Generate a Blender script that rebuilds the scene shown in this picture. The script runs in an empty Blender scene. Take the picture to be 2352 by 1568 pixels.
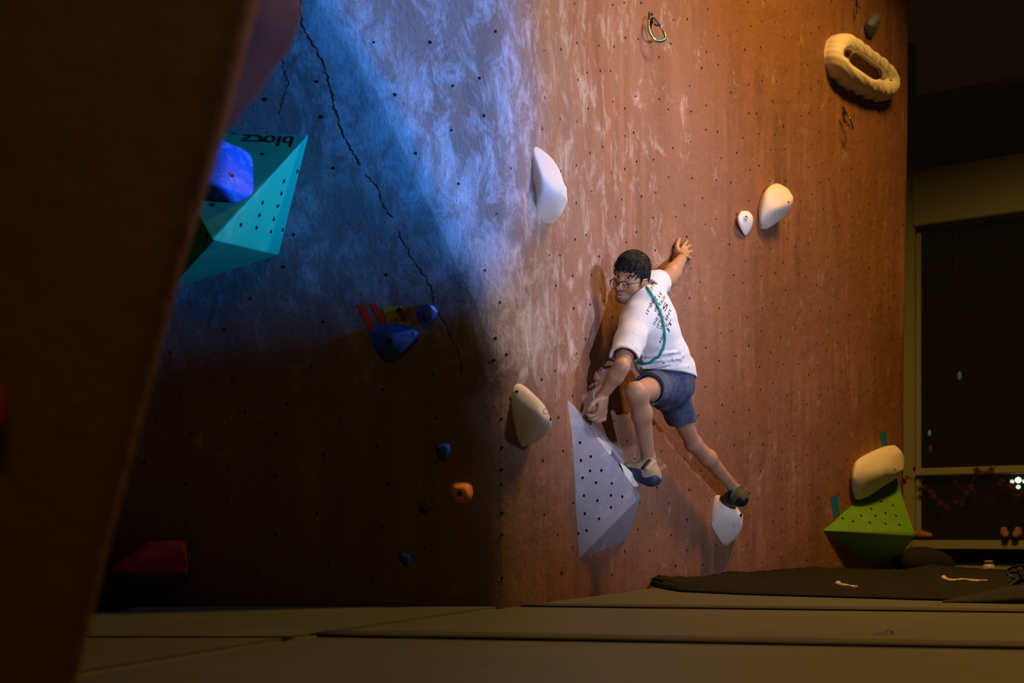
import bpy, bmesh, math, random
import numpy as np
from mathutils import Vector, Matrix
from mathutils.bvhtree import BVHTree
random.seed(7); np.random.seed(7)
C = bpy.context.scene.collection
# ------------------------------------------------------------------ camera
F = 2287.0; CX = 1176.0; HZ = 1230.0; CH = 0.255          # focal length in px, centre column, horizon row, eye height
cd = bpy.data.cameras.new('camera'); cam = bpy.data.objects.new('camera', cd); C.objects.link(cam)
cam.location = (0, 0, CH); cam.rotation_euler = (math.pi/2, 0, 0)
cd.sensor_width = 36; cd.lens = F/2352*36; cd.shift_y = (HZ-784)/2352; cd.clip_start = .05
cd.dof.use_dof = True; cd.dof.focus_distance = 4.5; cd.dof.aperture_fstop = 2.6
bpy.context.scene.camera = cam
vs = bpy.context.scene.view_settings
bpy.context.scene.display_settings.display_device = 'sRGB'
vs.view_transform = 'Standard'; vs.look = 'None'; vs.exposure = 0.0; vs.gamma = 1; vs.use_curve_mapping = False
w = bpy.data.worlds.new('world'); bpy.context.scene.world = w; w.use_nodes = True
w.node_tree.nodes['Background'].inputs[0].default_value = (1, .62, .25, 1)
w.node_tree.nodes['Background'].inputs[1].default_value = 0.006
# ------------------------------------------------------------------ lamps (all hang outside the frame)
def aim(o, t):
    o.rotation_euler = (Vector(t)-o.location).to_track_quat('-Z', 'Y').to_euler()
def spot(name, loc, tgt, col, watts, ang, blend, size):
    l = bpy.data.lights.new(name, 'SPOT'); l.color = col; l.energy = watts
    l.spot_size = math.radians(ang); l.spot_blend = blend; l.shadow_soft_size = size
    o = bpy.data.objects.new(name, l); C.objects.link(o); o.location = loc; aim(o, tgt); return o
def area(name, loc, tgt, col, watts, sx, sy, spread=180):
    l = bpy.data.lights.new(name, 'AREA'); l.shape = 'RECTANGLE'; l.size = sx; l.size_y = sy; l.color = col; l.energy = watts
    l.spread = math.radians(spread)
    o = bpy.data.objects.new(name, l); C.objects.link(o); o.location = loc; aim(o, tgt); return o
spot('key_flash', (2.55, 3.72, 2.25), (.50, 4.6, 2.05), (.78, .78, 1.0), 165, 88, .8, .06)
spot('front_flash', (2.3, .6, .9), (.92, 4.9, 1.40), (.76, .77, 1.0), 385, 43, .75, .04)
spot('blue_flash', (3.1, 2.25, 1.25), (-1.0, 3.35, 2.0), (.0, .25, 1.0), 1350, 32, .9, .04)
spot('violet_fill', (2.4, 1.9, 1.6), (-.42, 1.3, .75), (.42, .34, 1.0), 16, 16, .8, .1)  # unseen fill, added only to tint the mauve volume by the near panel
area('ceiling_lamp', (2.7, 4.4, 5.0), (2.5, 4.8, 0.0), (1.0, .50, .09), 150, 1.6, .5, 142)
area('ceiling_lamp', (.5, -1.2, 3.0), (-.2, 1.2, 0.2), (1.0, .62, .12), 4.5, 1.2, .5, 110)
# ------------------------------------------------------------------ helpers
def P(px, py, Y): return Vector(((px-CX)/F*Y, Y, CH+(HZ-py)/F*Y))
def FP(px, py, z=0.0):
    Y = (CH-z)*F/(py-HZ); return Vector(((px-CX)/F*Y, Y, z))
def tag(o, label=None, cat=None, group=None, kind=None):
    if label: o['label'] = label
    if cat: o['category'] = cat
    if group: o['group'] = group
    if kind: o['kind'] = kind
    return o
def link(name, me, mat=None, parent=None, smooth=True):
    o = bpy.data.objects.new(name, me); C.objects.link(o)
    if mat is not None:
        for m in (mat if isinstance(mat, (list, tuple)) else [mat]): me.materials.append(m)
    if smooth:
        me.polygons.foreach_set('use_smooth', [True]*len(me.polygons))
    if parent is not None: o.parent = parent
    return o
def fromb(name, bm, mat, parent=None, smooth=True, fix=True):
    if fix: bmesh.ops.recalc_face_normals(bm, faces=bm.faces)
    me = bpy.data.meshes.new(name); bm.to_mesh(me); bm.free()
    return link(name, me, mat, parent, smooth)
def sharp(o, deg=35):
    o.data.set_sharp_from_angle(angle=math.radians(deg)); return o
def bvh_of(o):
    me = o.data
    return BVHTree.FromPolygons([v.co.copy() for v in me.vertices], [tuple(p.vertices) for p in me.polygons])
EYE = Vector((0, 0, CH))
def ray(bvh, px, py):
    d = (P(px, py, 1.0)-EYE).normalized(); return bvh.ray_cast(EYE, d)
def empty(name, loc, label, cat, group=None):
    o = bpy.data.objects.new(name, None); C.objects.link(o); o.empty_display_size = .05
    o.location = loc; tag(o, label, cat, group); return o
def adopt(parent, objs):
    """children keep world-space mesh coordinates"""
    for o in objs:
        o.parent = parent; o.matrix_parent_inverse = Matrix.Translation(-Vector(parent.location))
def box(bm, lo, hi):
    vs_ = [bm.verts.new((x, y, z)) for x in (lo[0], hi[0]) for y in (lo[1], hi[1]) for z in (lo[2], hi[2])]
    for f in ((0,1,3,2),(4,6,7,5),(0,4,5,1),(2,3,7,6),(0,2,6,4),(1,5,7,3)): bm.faces.new([vs_[i] for i in f])
    return vs_
def tube(bm, pts, rad, seg=8, flat=1.0, nrm=None, cap=True, closed=False):
    pts = [Vector(p) for p in pts]; n = len(pts); rings = []
    if not hasattr(rad, '__len__'): rad = [rad]*n
    up = None
    for i, p in enumerate(pts):
        a = pts[(i-1) % n] if closed else pts[max(i-1, 0)]; b = pts[(i+1) % n] if closed else pts[min(i+1, n-1)]
        t = (b-a).normalized()
        if nrm is not None: up = (nrm[i] if isinstance(nrm, list) else Vector(nrm)); 
        elif up is None: up = Vector((0, 0, 1)) if abs(t.z) < .9 else Vector((1, 0, 0))
        up = (up-t*up.dot(t)).normalized(); s = t.cross(up)
        rings.append([bm.verts.new(p+(s*math.cos(k*2*math.pi/seg)+up*math.sin(k*2*math.pi/seg)*flat)*rad[i]) for k in range(seg)])
    m = n if closed else n-1
    for i in range(m):
        A, B = rings[i], rings[(i+1) % n]
        for k in range(seg): bm.faces.new((A[k], A[(k+1) % seg], B[(k+1) % seg], B[k]))
    if cap and not closed:
        bm.faces.new(rings[0][::-1]); bm.faces.new(rings[-1])
def catmull(pts, n=8):
    pts = [Vector(p) for p in pts]; out = []
    q = [pts[0]*2-pts[1]]+pts+[pts[-1]*2-pts[-2]]
    for i in range(1, len(q)-2):
        for k in range(n):
            t = k/n; a, b, c, d = q[i-1], q[i], q[i+1], q[i+2]
            out.append(.5*((2*b)+(c-a)*t+(2*a-5*b+4*c-d)*t*t+(3*b-a-3*c+d)*t**3))
    out.append(pts[-1]); return out
# ------------------------------------------------------------------ materials
class N:
    def __init__(s, name):
        s.m = bpy.data.materials.new(name); s.m.use_nodes = True; s.t = s.m.node_tree; s.b = s.t.nodes['Principled BSDF']
        s.geo = s.t.nodes.new('ShaderNodeNewGeometry').outputs['Position']
    def new(s, t, **kw):
        n = s.t.nodes.new('ShaderNode'+t)
        for k, v in kw.items(): setattr(n, k, v)
        return n
    def put(s, sock, v):
        if isinstance(v, bpy.types.NodeSocket): s.t.links.new(v, sock)
        elif isinstance(v, (tuple, list)) and len(v) == 3 and sock.type == 'RGBA': sock.default_value = (*v, 1)
        else: sock.default_value = v
    def mapp(s, sc=(1, 1, 1), vec=None, rot=(0, 0, 0)):
        n = s.new('Mapping'); s.put(n.inputs[0], vec or s.geo); n.inputs['Scale'].default_value = sc; n.inputs['Rotation'].default_value = rot; return n.outputs[0]
    def noise(s, scale, det=4, rough=.55, vec=None, dist=0):
        n = s.new('TexNoise'); s.put(n.inputs['Vector'], vec or s.geo); n.inputs['Scale'].default_value = scale
        n.inputs['Detail'].default_value = det; n.inputs['Roughness'].default_value = rough; n.inputs['Distortion'].default_value = dist; return n.outputs[0]
    def vor(s, scale, feat='F1', vec=None):
        n = s.new('TexVoronoi', feature=feat); s.put(n.inputs['Vector'], vec or s.geo); n.inputs['Scale'].default_value = scale; return n.outputs['Distance']
    def ramp(s, fac, a, b, lo=(0, 0, 0), hi=(1, 1, 1)):
        n = s.new('ValToRGB'); s.put(n.inputs[0], fac); e = n.color_ramp.elements
        e[0].position = a; e[1].position = b; e[0].color = (*lo, 1); e[1].color = (*hi, 1); return n.outputs[0]
    def mix(s, f, a, b, mode='MIX'):
        n = s.new('Mix', data_type='RGBA', blend_type=mode); s.put(n.inputs[0], f); s.put(n.inputs[6], a); s.put(n.inputs[7], b); return n.outputs[2]
    def math(s, op, a, b=0.0):
        n = s.new('Math', operation=op); s.put(n.inputs[0], a); s.put(n.inputs[1], b); return n.outputs[0]
    def sub(s, vec, i):
        n = s.new('SeparateXYZ'); s.put(n.inputs[0], vec); return n.outputs[i]
    def bump(s, h, strength=.5, dist=.01, prev=None):
        n = s.new('Bump'); s.put(n.inputs['Height'], h); n.inputs['Strength'].default_value = strength; n.inputs['Distance'].default_value = dist
        if prev: s.t.links.new(prev, n.inputs['Normal'])
        return n.outputs[0]
    def done(s, col, rough=.6, nrm=None, metal=0, spec=.5, **kw):
        s.put(s.b.inputs['Base Color'], col); s.put(s.b.inputs['Roughness'], rough); s.put(s.b.inputs['Metallic'], metal)
        s.put(s.b.inputs['Specular IOR Level'], spec)
        if nrm: s.t.links.new(nrm, s.b.inputs['Normal'])
        for k, v in kw.items(): s.put(s.b.inputs[k], v)
        return s.m
def plain(name, col, rough=.6, metal=0, spec=.4, grain=0.0, var=.12, sc=40):
    n = N(name); f = n.noise(sc, 4)
    c = n.mix(f, tuple(x*(1-var) for x in col), tuple(min(1, x*(1+var)) for x in col))
    nr = n.bump(n.noise(sc*8, 3), grain, .003) if grain else None
    return n.done(c, rough, nr, metal, spec)
def emis(name, col, s):
    m = bpy.data.materials.new(name); m.use_nodes = True; b = m.node_tree.nodes['Principled BSDF']
    b.inputs['Base Color'].default_value = (0, 0, 0, 1); b.inputs['Emission Color'].default_value = (*col, 1); b.inputs['Emission Strength'].default_value = s; return m

def wall_material(name, side):
    n = N(name)
    # ochre-brown textured plaster with vertical streaks
    st = n.noise(3.2, 7, .62, n.mapp((3.3, 3.3, .3)))
    big = n.noise(1.4, 4, .6)
    xx = n.ramp(n.sub(n.geo, 0), -.25, .25)
    base = n.mix(n.ramp(st, .33, .68), (.150, .066, .038), (.335, .160, .098))
    base = n.mix(n.ramp(big, .38, .62), base, (.225, .098, .058))
    fine = n.noise(150, 3, .7)
    base = n.mix(n.math('MULTIPLY', n.ramp(fine, .48, .72), .35), base, (.42, .20, .12))
    base = n.mix(xx, n.mix(.5, base, (.12, .105, .10)), base)
    pores = n.ramp(n.vor(120), .10, .18, (1, 1, 1), (0, 0, 0))
    base = n.mix(n.math('MULTIPLY', n.math('MULTIPLY', pores, n.ramp(n.noise(3.0, 3), .5, .62)), .75), base, (.03, .012, .006))
    # climbing chalk: reachable smears, plus an arete band paled to paint in light
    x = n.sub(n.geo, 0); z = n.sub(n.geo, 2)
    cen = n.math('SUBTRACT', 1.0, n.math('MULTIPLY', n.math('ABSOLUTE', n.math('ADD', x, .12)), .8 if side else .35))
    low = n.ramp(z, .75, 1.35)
    chalk_lift = n.math('MAXIMUM', n.math('MULTIPLY', cen, low), .0)
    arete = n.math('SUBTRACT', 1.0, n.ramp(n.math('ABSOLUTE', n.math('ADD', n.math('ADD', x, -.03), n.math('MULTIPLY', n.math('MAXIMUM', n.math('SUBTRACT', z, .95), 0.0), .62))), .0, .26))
    chalk_lift = n.math('ADD', n.math('MULTIPLY', chalk_lift, .75), n.math('MULTIPLY', n.math('MULTIPLY', arete, low), .75))
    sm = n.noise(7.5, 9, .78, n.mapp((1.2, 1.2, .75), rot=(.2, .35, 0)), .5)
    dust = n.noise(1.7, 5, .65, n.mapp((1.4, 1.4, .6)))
    smf = n.ramp(n.math('ADD', sm, n.math('MULTIPLY', n.math('SUBTRACT', chalk_lift, .5), .16)), .50, .70)
    duf = n.math('MULTIPLY', n.math('MULTIPLY', n.ramp(dust, .35, .75), chalk_lift), .45 if side else .2)
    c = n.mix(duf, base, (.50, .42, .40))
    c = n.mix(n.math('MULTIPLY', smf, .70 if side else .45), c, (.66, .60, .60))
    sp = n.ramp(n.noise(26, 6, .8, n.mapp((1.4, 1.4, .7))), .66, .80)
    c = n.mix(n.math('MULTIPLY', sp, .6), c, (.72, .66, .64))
    # relief: trowel marks, flakes and hairline ridges
    wv = n.new('VectorMath', operation='ADD'); nn = n.new('TexNoise'); nn.inputs['Scale'].default_value = 9; n.put(nn.inputs['Vector'], n.geo)
    sc = n.new('VectorMath', operation='SCALE'); n.put(sc.inputs[0], nn.outputs['Color']); sc.inputs['Scale'].default_value = .17
    n.put(wv.inputs[0], n.geo); n.put(wv.inputs[1], sc.outputs[0])
    ed = n.ramp(n.vor(7.5, 'DISTANCE_TO_EDGE', wv.outputs[0]), .0, .018, (1, 1, 1), (0, 0, 0))
    ed2 = n.ramp(n.vor(24, 'DISTANCE_TO_EDGE', wv.outputs[0]), .0, .05, (1, 1, 1), (0, 0, 0))
    msk = n.ramp(n.noise(4.3, 3), .54, .62); msk2 = n.ramp(n.noise(9.1, 3), .56, .64)
    rid = n.math('ADD', n.math('MULTIPLY', ed, msk), n.math('MULTIPLY', ed2, msk2))
    h1 = n.bump(rid, .30, .004)
    h2 = n.bump(n.noise(42, 7, .78, n.mapp((1.5, 1.5, .6))), .6, .009, h1)
    h3 = n.bump(n.noise(7, 4, .6), .35, .04, h2)
    c = n.mix(n.math('MULTIPLY', rid, .3), c, (.42, .24, .12))
    return n.done(c, .62, h3, 0, .35)
M = {}
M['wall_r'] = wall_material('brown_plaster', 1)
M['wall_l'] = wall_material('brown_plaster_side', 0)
M['black'] = plain('matt_black', (.008, .007, .006), .8)
M['nut'] = plain('bolt_socket', (.012, .012, .014), .35, .6)
M['steel'] = plain('steel', (.45, .46, .48), .25, 1.0)
M['dsteel'] = plain('dark_steel', (.10, .10, .12), .3, 1.0)
def hold_mat(name, col, rough=.7, chalk=.35, tint=(.8, .78, .8), tooth=.35, cs=6):
    n = N(name); f = n.ramp(n.noise(cs, 6, .7, None, .5), .52, .78)
    c = n.mix(n.math('MULTIPLY', f, chalk), col, tint)
    return n.done(c, rough, n.bump(n.noise(420, 2, .6), tooth, .002), 0, .3)
M['cream'] = hold_mat('cream_hold', (.74, .69, .66), .6, .25)
M['lav'] = hold_mat('lavender_volume', (.30, .29, .37), .75, .55, (.62, .58, .62), .3, 9)
M['green'] = hold_mat('green_volume', (.12, .30, .025), .6, .25, (.4, .42, .2))
M['teal'] = hold_mat('teal_volume', (.01, .42, .20), .6, .5, (.3, .6, .45), .3, 7)
M['blue'] = hold_mat('blue_hold', (.02, .10, .50), .6, .7, (.35, .6, .85), .3, 14)
M['navy'] = hold_mat('navy_hold', (.02, .05, .22), .6, .5, (.4, .5, .7), .3, 30)
M['orange'] = hold_mat('orange_hold', (.80, .27, .05), .6, .3, (.8, .5, .4))
M['grey'] = hold_mat('grey_hold', (.07, .11, .12), .6, .2)
M['red'] = hold_mat('red_volume', (.30, .008, .008), .6, .1)
M['redtape'] = plain('red_tape', (.80, .035, .02), .5)
M['bluetape'] = plain('blue_tape', (.005, .18, .42), .5)
M['card'] = plain('yellow_card', (.42, .33, .02), .6)
M['cardred'] = plain('card_red', (.30, .05, .01), .6)
M['frame'] = plain('window_frame', (.30, .31, .19), .45)
M['ink'] = plain('ink', (.012, .014, .03), .7)

# ------------------------------------------------------------------ WALL: one folded, rounded plaster surface
def gz(z):
    return float(np.interp(z, [0, .8, 1.1, 1.4, 1.786, 2.1, 3.2], [0, .0, .117, .291, .505, .76, 1.5]))
J0 = np.array([-.0176, 3.65]); B0 = np.array([.583, 4.87]); E0 = np.array([2.955, 7.5])
TOP = 4.7
NZ = 180; DU = .022
def profile(z):
    g = gz(z); K = J0+g*np.array([-.866, -.5])
    Le = np.array([-3.0, K[1]+.02]); e = E0+np.array([.03*z/2, .0]); R = e+np.array([-.25, .65])
    segs = [(Le, K, 135), (K, J0, 36), (J0, B0, 62), (B0, e, 160), (e, R, 30)]
    pts = []; 
    for a, b, n in segs:
        for i in range(n): pts.append(a+(b-a)*i/n)
    pts.append(R); pts = np.array(pts)
    # arc-length gaussian rounding
    d = np.r_[0, np.cumsum(np.linalg.norm(np.diff(pts, axis=0), axis=1))]
    u = np.arange(0, d[-1], .02); q = np.stack([np.interp(u, d, pts[:, k]) for k in (0, 1)], 1)
    s = 3.2; kx = np.arange(-12, 13); kk = np.exp(-kx**2/(2*s*s)); kk /= kk.sum()
    qp = np.pad(q, ((12, 12), (0, 0)), mode='reflect', reflect_type='odd')
    q = np.stack([np.convolve(qp[:, k], kk, 'valid') for k in (0, 1)], 1)
    dd = np.r_[0, np.cumsum(np.linalg.norm(np.diff(q, axis=0), axis=1))]
    # resample so every row has the same count with fixed share per panel
    kl = np.linalg.norm(K-Le); jl = kl+g; bl = jl+np.linalg.norm(B0-J0); el = bl+np.linalg.norm(e-B0)
    sc = dd[-1]/(el+np.linalg.norm(R-e))
    marks = [0, kl*sc, max(jl*sc, kl*sc+1e-4), bl*sc, el*sc, dd[-1]]
    uu = np.concatenate([np.linspace(marks[i], marks[i+1], n, endpoint=False) for i, n in enumerate((135, 40, 62, 160, 30))]+[[dd[-1]]])
    return np.stack([np.interp(uu, dd, q[:, k]) for k in (0, 1)], 1)
zs = np.linspace(-.06, TOP, NZ)
G = np.array([np.c_[profile(max(z, 0)), np.full(428, z)] for z in zs])   # rows of xyz
from mathutils import noise as mn
gu = np.gradient(G, axis=1); gv = np.gradient(G, axis=0); NR = np.cross(gu, gv); NR /= np.linalg.norm(NR, axis=2)[..., None]+1e-9
if NR[50, 300, 1] > 0: NR = -NR
for i in range(NZ):
    for j in range(428):
        p = G[i, j]; s = mn.noise(Vector(p)*1.6)*.010+mn.noise(Vector(p)*5)*.003
        G[i, j] += NR[i, j]*s
gu = np.gradient(G, axis=1); gv = np.gradient(G, axis=0); N2 = np.cross(gu, gv); N2 /= np.linalg.norm(N2, axis=2)[..., None]+1e-9
if N2[50, 300, 1] > 0: N2 = -N2
def wall_part(name, j0, j1, mat):
    bm = bmesh.new(); vg = [[bm.verts.new(G[i, j]) for j in range(j0, j1)] for i in range(NZ)]
    for i in range(NZ-1):
        for j in range(j1-j0-1): bm.faces.new((vg[i][j], vg[i][j+1], vg[i+1][j+1], vg[i+1][j]))
    nv = len(bm.verts); nrm = [tuple(N2[i, j]) for i in range(NZ) for j in range(j0, j1)]
    # bolt sockets in a loose grid: rim and dark bore
    rnd = random.Random(j0+3)
    u = j0+5.0; col = 0
    while u < j1-6:
        jj = int(u); step = np.linalg.norm(G[60, min(jj+1, 427)]-G[60, jj]); 
        z = .12+(col % 2)*.085
        while z < TOP-.1:
            j = int(jj+rnd.uniform(-.045, .045)/max(step, .004)); okj = j0+2 < j < j1-3; j = min(max(j, j0), j1-1); zz = z+rnd.uniform(-.035, .035)
            i = int((zz+.06)/(TOP+.06)*(NZ-1)); c = Vector(G[i, j]); nn = Vector(N2[i, j])
            if rnd.random() < .85 and okj:
                t = nn.cross(Vector((0, 0, 1))).normalized(); b = nn.cross(t); r = rnd.uniform(.0036, .0052)
                ring = []
                for (rr, off) in ((r*1.25, .0), (r, .0025), (r*.8, .0012)):
                    ring.append([bm.verts.new(c+nn*off+(t*math.cos(k*math.pi/5)+b*math.sin(k*math.pi/5))*rr) for k in range(10)])
                    nrm += [tuple(nn)]*10
                for a_, b_ in ((0, 1), (1, 2)):
                    for k in range(10):
                        f = bm.faces.new((ring[a_][k], ring[a_][(k+1) % 10], ring[b_][(k+1) % 10], ring[b_][k])); f.material_index = 1
                f = bm.faces.new(ring[2]); f.material_index = 1
            z += .165
        u += .155/max(step, .004); col += 1
    bm.normal_update()
    me = bpy.data.meshes.new(name); bm.to_mesh(me); bm.free()
    o = link(name, me, [mat, M['nut']]); me.normals_split_custom_set_from_vertices(nrm); o['kind'] = 'structure'; return o
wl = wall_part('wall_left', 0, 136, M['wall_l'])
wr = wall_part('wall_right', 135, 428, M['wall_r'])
# invisible-to-nobody query tree of the whole plaster surface (no object made)
vv = [Vector(G[i, j]) for i in range(NZ) for j in range(428)]
ff = [(i*428+j, i*428+j+1, (i+1)*428+j+1, (i+1)*428+j) for i in range(NZ-1) for j in range(427)]
WB = BVHTree.FromPolygons(vv, ff)
def PW(px, py, d=0.0):
    """point on the sight line of a pixel, d metres off the plaster"""
    hit = ray(WB, px, py)[0]
    if hit is None:                                        # just past the wall's end: carry its plane on
        k = px
        while hit is None and k > 0: k -= 3; hit = ray(WB, k, min(max(py, -200), 1290))[0]
        hit = P(px, py, hit.y-d*1.2); return hit
    dr = (hit-EYE).normalized()
    if d <= 0: return hit+dr*(-d)*1.2
    lo, hi = 0.0, 1.2
    for _ in range(22):
        m = (lo+hi)/2; q = hit-dr*m; dist = WB.find_nearest(q)[3]
        if dist < d: lo = m
        else: hi = m
    return hit-dr*lo
def WN(px, py):
    n = ray(WB, px, py)[1]; n = n if n else Vector((.74, -.67, 0)); return n if n.y < 0 else -n

def crack(pts, w, name, parent):
    bm = bmesh.new(); line = []
    rn = random.Random(len(pts))
    P_ = [Vector((a, b, 0)) for a, b in pts]; L = catmull(P_, 14)
    for k, q in enumerate(L): line.append(PW(q.x+rn.uniform(-3, 3), q.y+rn.uniform(-2, 2), .0008))
    rad = [w*(.35+.65*abs(math.sin(k*.37)))*(.25 if k in (0, len(line)-1) else 1) for k in range(len(line))]
    nr = [WN(q.x, q.y) for q in L]
    tube(bm, line, rad, 6, .12, nr)
    return fromb(name, bm, M['black'], parent)
crack([(690, 0), (696, 60), (735, 130), (760, 200), (772, 260), (800, 330), (830, 380)], .0032, 'crack', wl)
crack([(840, 400), (866, 430), (880, 470), (902, 500)], .0024, 'crack', wl)
crack([(915, 530), (945, 590), (985, 650), (1000, 700), (1020, 740), (1050, 800), (1062, 860)], .0022, 'crack', wl)
crack([(648, 130), (655, 170), (662, 190), (650, 230), (642, 262)], .0016, 'crack', wl)

# ------------------------------------------------------------------ FLOOR and mats
bm = bmesh.new()
vs_ = [bm.verts.new(p) for p in ((-4, -2, -.12), (9, -2, -.12), (9, 13, -.12), (-4, 13, -.12))]; bm.faces.new(vs_)
o = fromb('floor', bm, plain('concrete', (.05, .045, .04), .8), None, False); o['kind'] = 'structure'
n = N('mat_vinyl')
vary = n.noise(1.6, 5, .6, n.mapp((.6, 2.2, 1)))
dust = n.ramp(n.noise(7, 7, .75, n.mapp((.5, 1.6, 1)), .4), .56, .78)
c_ = n.mix(vary, (.070, .082, .072), (.115, .125, .108)); c_ = n.mix(n.math('MULTIPLY', dust, .5), c_, (.20, .20, .16))
c_ = n.mix(n.ramp(n.noise(60, 2, .8), .74, .80), c_, (.42, .38, .33))
M['mat'] = n.done(c_, .55, n.bump(n.noise(14, 5, .6, n.mapp((.4, 1.6, 1))), .35, .01), 0, .3)
M['seam'] = plain('hook_tape', (.045, .043, .040), .8, var=.3, sc=8)
def mat_panel(pts, label, flap=None):
    bm = bmesh.new(); c = sum((Vector(p) for p in pts), Vector((0, 0)))/len(pts)
    top = []
    for p in pts: top.append(bm.verts.new((p[0], p[1], 0)))
    f = bm.faces.new(top); r = bmesh.ops.extrude_face_region(bm, geom=[f])
    for v in r['geom']:
        if isinstance(v, bmesh.types.BMVert): v.co.z = -.118
    bmesh.ops.bevel(bm, geom=[e for e in bm.edges], offset=.012, segments=3, affect='EDGES', clamp_overlap=True)
    o = fromb('floor_mat', bm, M['mat'], None); sharp(o, 50); tag(o, label, 'mat', 'padded floor mats'); 
    if flap:
        a, b, w_ = Vector(flap[0]), Vector(flap[1]), flap[2]
        t = (b-a).normalized(); s = Vector((-t.y, t.x)); bm = bmesh.new(); nn = 60; ra = []; rb = []
        for i in range(nn+1):
            q = a+(b-a)*i/nn; wob = mn.noise(Vector((q.x*3, q.y*3, 0)))*.006
            ra.append(bm.verts.new((q.x+s.x*.014, q.y+s.y*.014, .0025+abs(wob)*.3))); rb.append(bm.verts.new((q.x+s.x*(w_+wob), q.y+s.y*(w_+wob), .0018)))
        for i in range(nn): bm.faces.new((ra[i], ra[i+1], rb[i+1], rb[i]))
        r = bmesh.ops.extrude_face_region(bm, geom=list(bm.faces))
        for v in r['geom']:
            if isinstance(v, bmesh.types.BMVert): v.co.z -= .003
        fromb('seam_strip', bm, M['seam'], o)
    return o
a_ = Vector((-.539, 2.536)); d_ = Vector((-.018, 3.60)); ra_ = Vector((1.69, -.29)).normalized(); rl = Vector((-.27, -.656)).normalized()
g_ = .018
def V2(v): return (v[0], v[1])
aR = a_+ra_*6.5; dR = d_+ra_*6.5; b_ = a_+rl*4.2
mat_panel([V2(a_+Vector((g_, -g_))), V2(aR+Vector((0, -g_))), (6.0, -1.5), (b_.x+g_, -1.5)], 'olive grey floor mat nearest the camera, across the bottom of the picture')
mat_panel([V2(a_+Vector((g_, g_))), V2(aR+Vector((0, g_))), V2(dR+Vector((0, -g_))), V2(d_+Vector((g_, -g_)))], 'long floor mat lying between the two parallel dark seams in front of the brown wall', (a_+Vector((.02, .004)), aR, .15))
mat_panel([V2(d_+Vector((.03, g_))), V2(dR+Vector((0, g_))), (6.0, 7.2), (3.1, 7.35), (B0[0]+.07, B0[1]-.07)], 'floor mat touching the foot of the brown wall behind the far seam', (d_+Vector((.05, .004)), dR, .16))
mat_panel([(-2.9, 2.52), (a_.x-.014-.0, 2.52), (a_.x-.004, a_.y+.01), (d_.x-.02, d_.y-.0), (-2.9, 3.60)], 'floor mat along the foot of the dark blue-lit wall')
mat_panel([(-2.9, -1.5), (b_.x-g_, -1.5), (a_.x-.02, 2.50), (-2.9, 2.50)], 'floor mat at lower left beside the near dark panel')

# dark sheet thrown over spare mats on the right
n = N('dark_canvas'); M['canvas'] = n.done(n.mix(n.noise(12, 5), (.008, .008, .007), (.020, .020, .016)), .85, n.bump(n.noise(500, 2), .4, .002), 0, .1)
bm = bmesh.new(); NXs, NYs = 150, 46; gr = []
front = [(1495, 1347), (1560, 1359), (1700, 1366), (1900, 1372), (2100, 1378), (2352, 1384), (2500, 1388)]
back = [(1505, 1338), (1560, 1342), (1700, 1341), (1860, 1313), (2060, 1318), (2140, 1306), (2352, 1325), (2500, 1330)]
for i in range(NXs+1):
    row = []; t = i/NXs; px = 1495+(2500-1495)*t
    fy = np.interp(px, [p[0] for p in front], [p[1] for p in front]); by = np.interp(px, [p[0] for p in back], [p[1] for p in back])
    fo = FP(px, fy)
    if px < 1740: k0 = ray(WB, px, by)[0]; bp = Vector((k0.x+.03, k0.y-.05, 0))
    else: bp = Vector(((px-CX)/F*6.2, 6.2+.0*px, 0))
    bz = CH+(HZ-by)/F*bp.y
    for j in range(NYs+1):
        s = j/NYs; x = fo.x+(bp.x-fo.x)*s; y = fo.y+(bp.y-fo.y)*s
        h = max(bz, .012)*s**1.5+.018*min(1, s*12)+.035*max(0, mn.noise(Vector((x*1.5, y*3.2, 1))))*min(1, s*4)+.012*abs(mn.noise(Vector((x*5-y*3, y*9, 4))))*min(1, s*6)+.008*mn.noise(Vector((x*12+y*4, y*16, 4)))*min(1, s*6)
        if px < 1620 and s > .3: h += .012*(1-(px-1495)/125)
        row.append(bm.verts.new((x, y, h+.002 if s > 0 else .002)))
    gr.append(row)
for i in range(NXs):
    for j in range(NYs): bm.faces.new((gr[i][j], gr[i+1][j], gr[i+1][j+1], gr[i][j+1]))
o = fromb('canvas_sheet', bm, M['canvas']); tag(o, 'crumpled black canvas sheet spread over the mats at the foot of the brown wall, right', 'sheet')
o.modifiers.new('t', 'SOLIDIFY').thickness = .006
CB = bvh_of(o)
bm = bmesh.new(); gr = []
for i in range(41):
    row = []
    for j in range(13):
        u = i/40; v = j/12; px = 2165+340*u; s_ = max(0, math.sin(math.pi*min(1, u*.72)))**1.3*.068
        q = FP(px, 1385+u*6); y = q.y+.03+v*.22
        x = (px-CX)/F*y; row.append(bm.verts.new((x, y, .004+s_*math.sin(math.pi*(.02+v*.96))**.8+.004*mn.noise(Vector((x*14, y*14, 0))))))
    gr.append(row)
for i in range(40):
    for j in range(12): bm.faces.new((gr[i][j], gr[i+1][j], gr[i+1][j+1], gr[i][j+1]))
o = fromb('folded_cloth', bm, plain('black_cloth', (.008, .008, .009), .9)); tag(o, 'black hump of folded cloth in front of the canvas sheet, lower right', 'cloth'); o.modifiers.new('t', 'SOLIDIFY').thickness = .005
M['cord'] = plain('pale_cord', (.62, .50, .30), .8)
def on_sheet(px, py, up=.006):
    h = ray(CB, px, py)[0]; return (h if h else FP(px, py))+Vector((0, 0, up))
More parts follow.
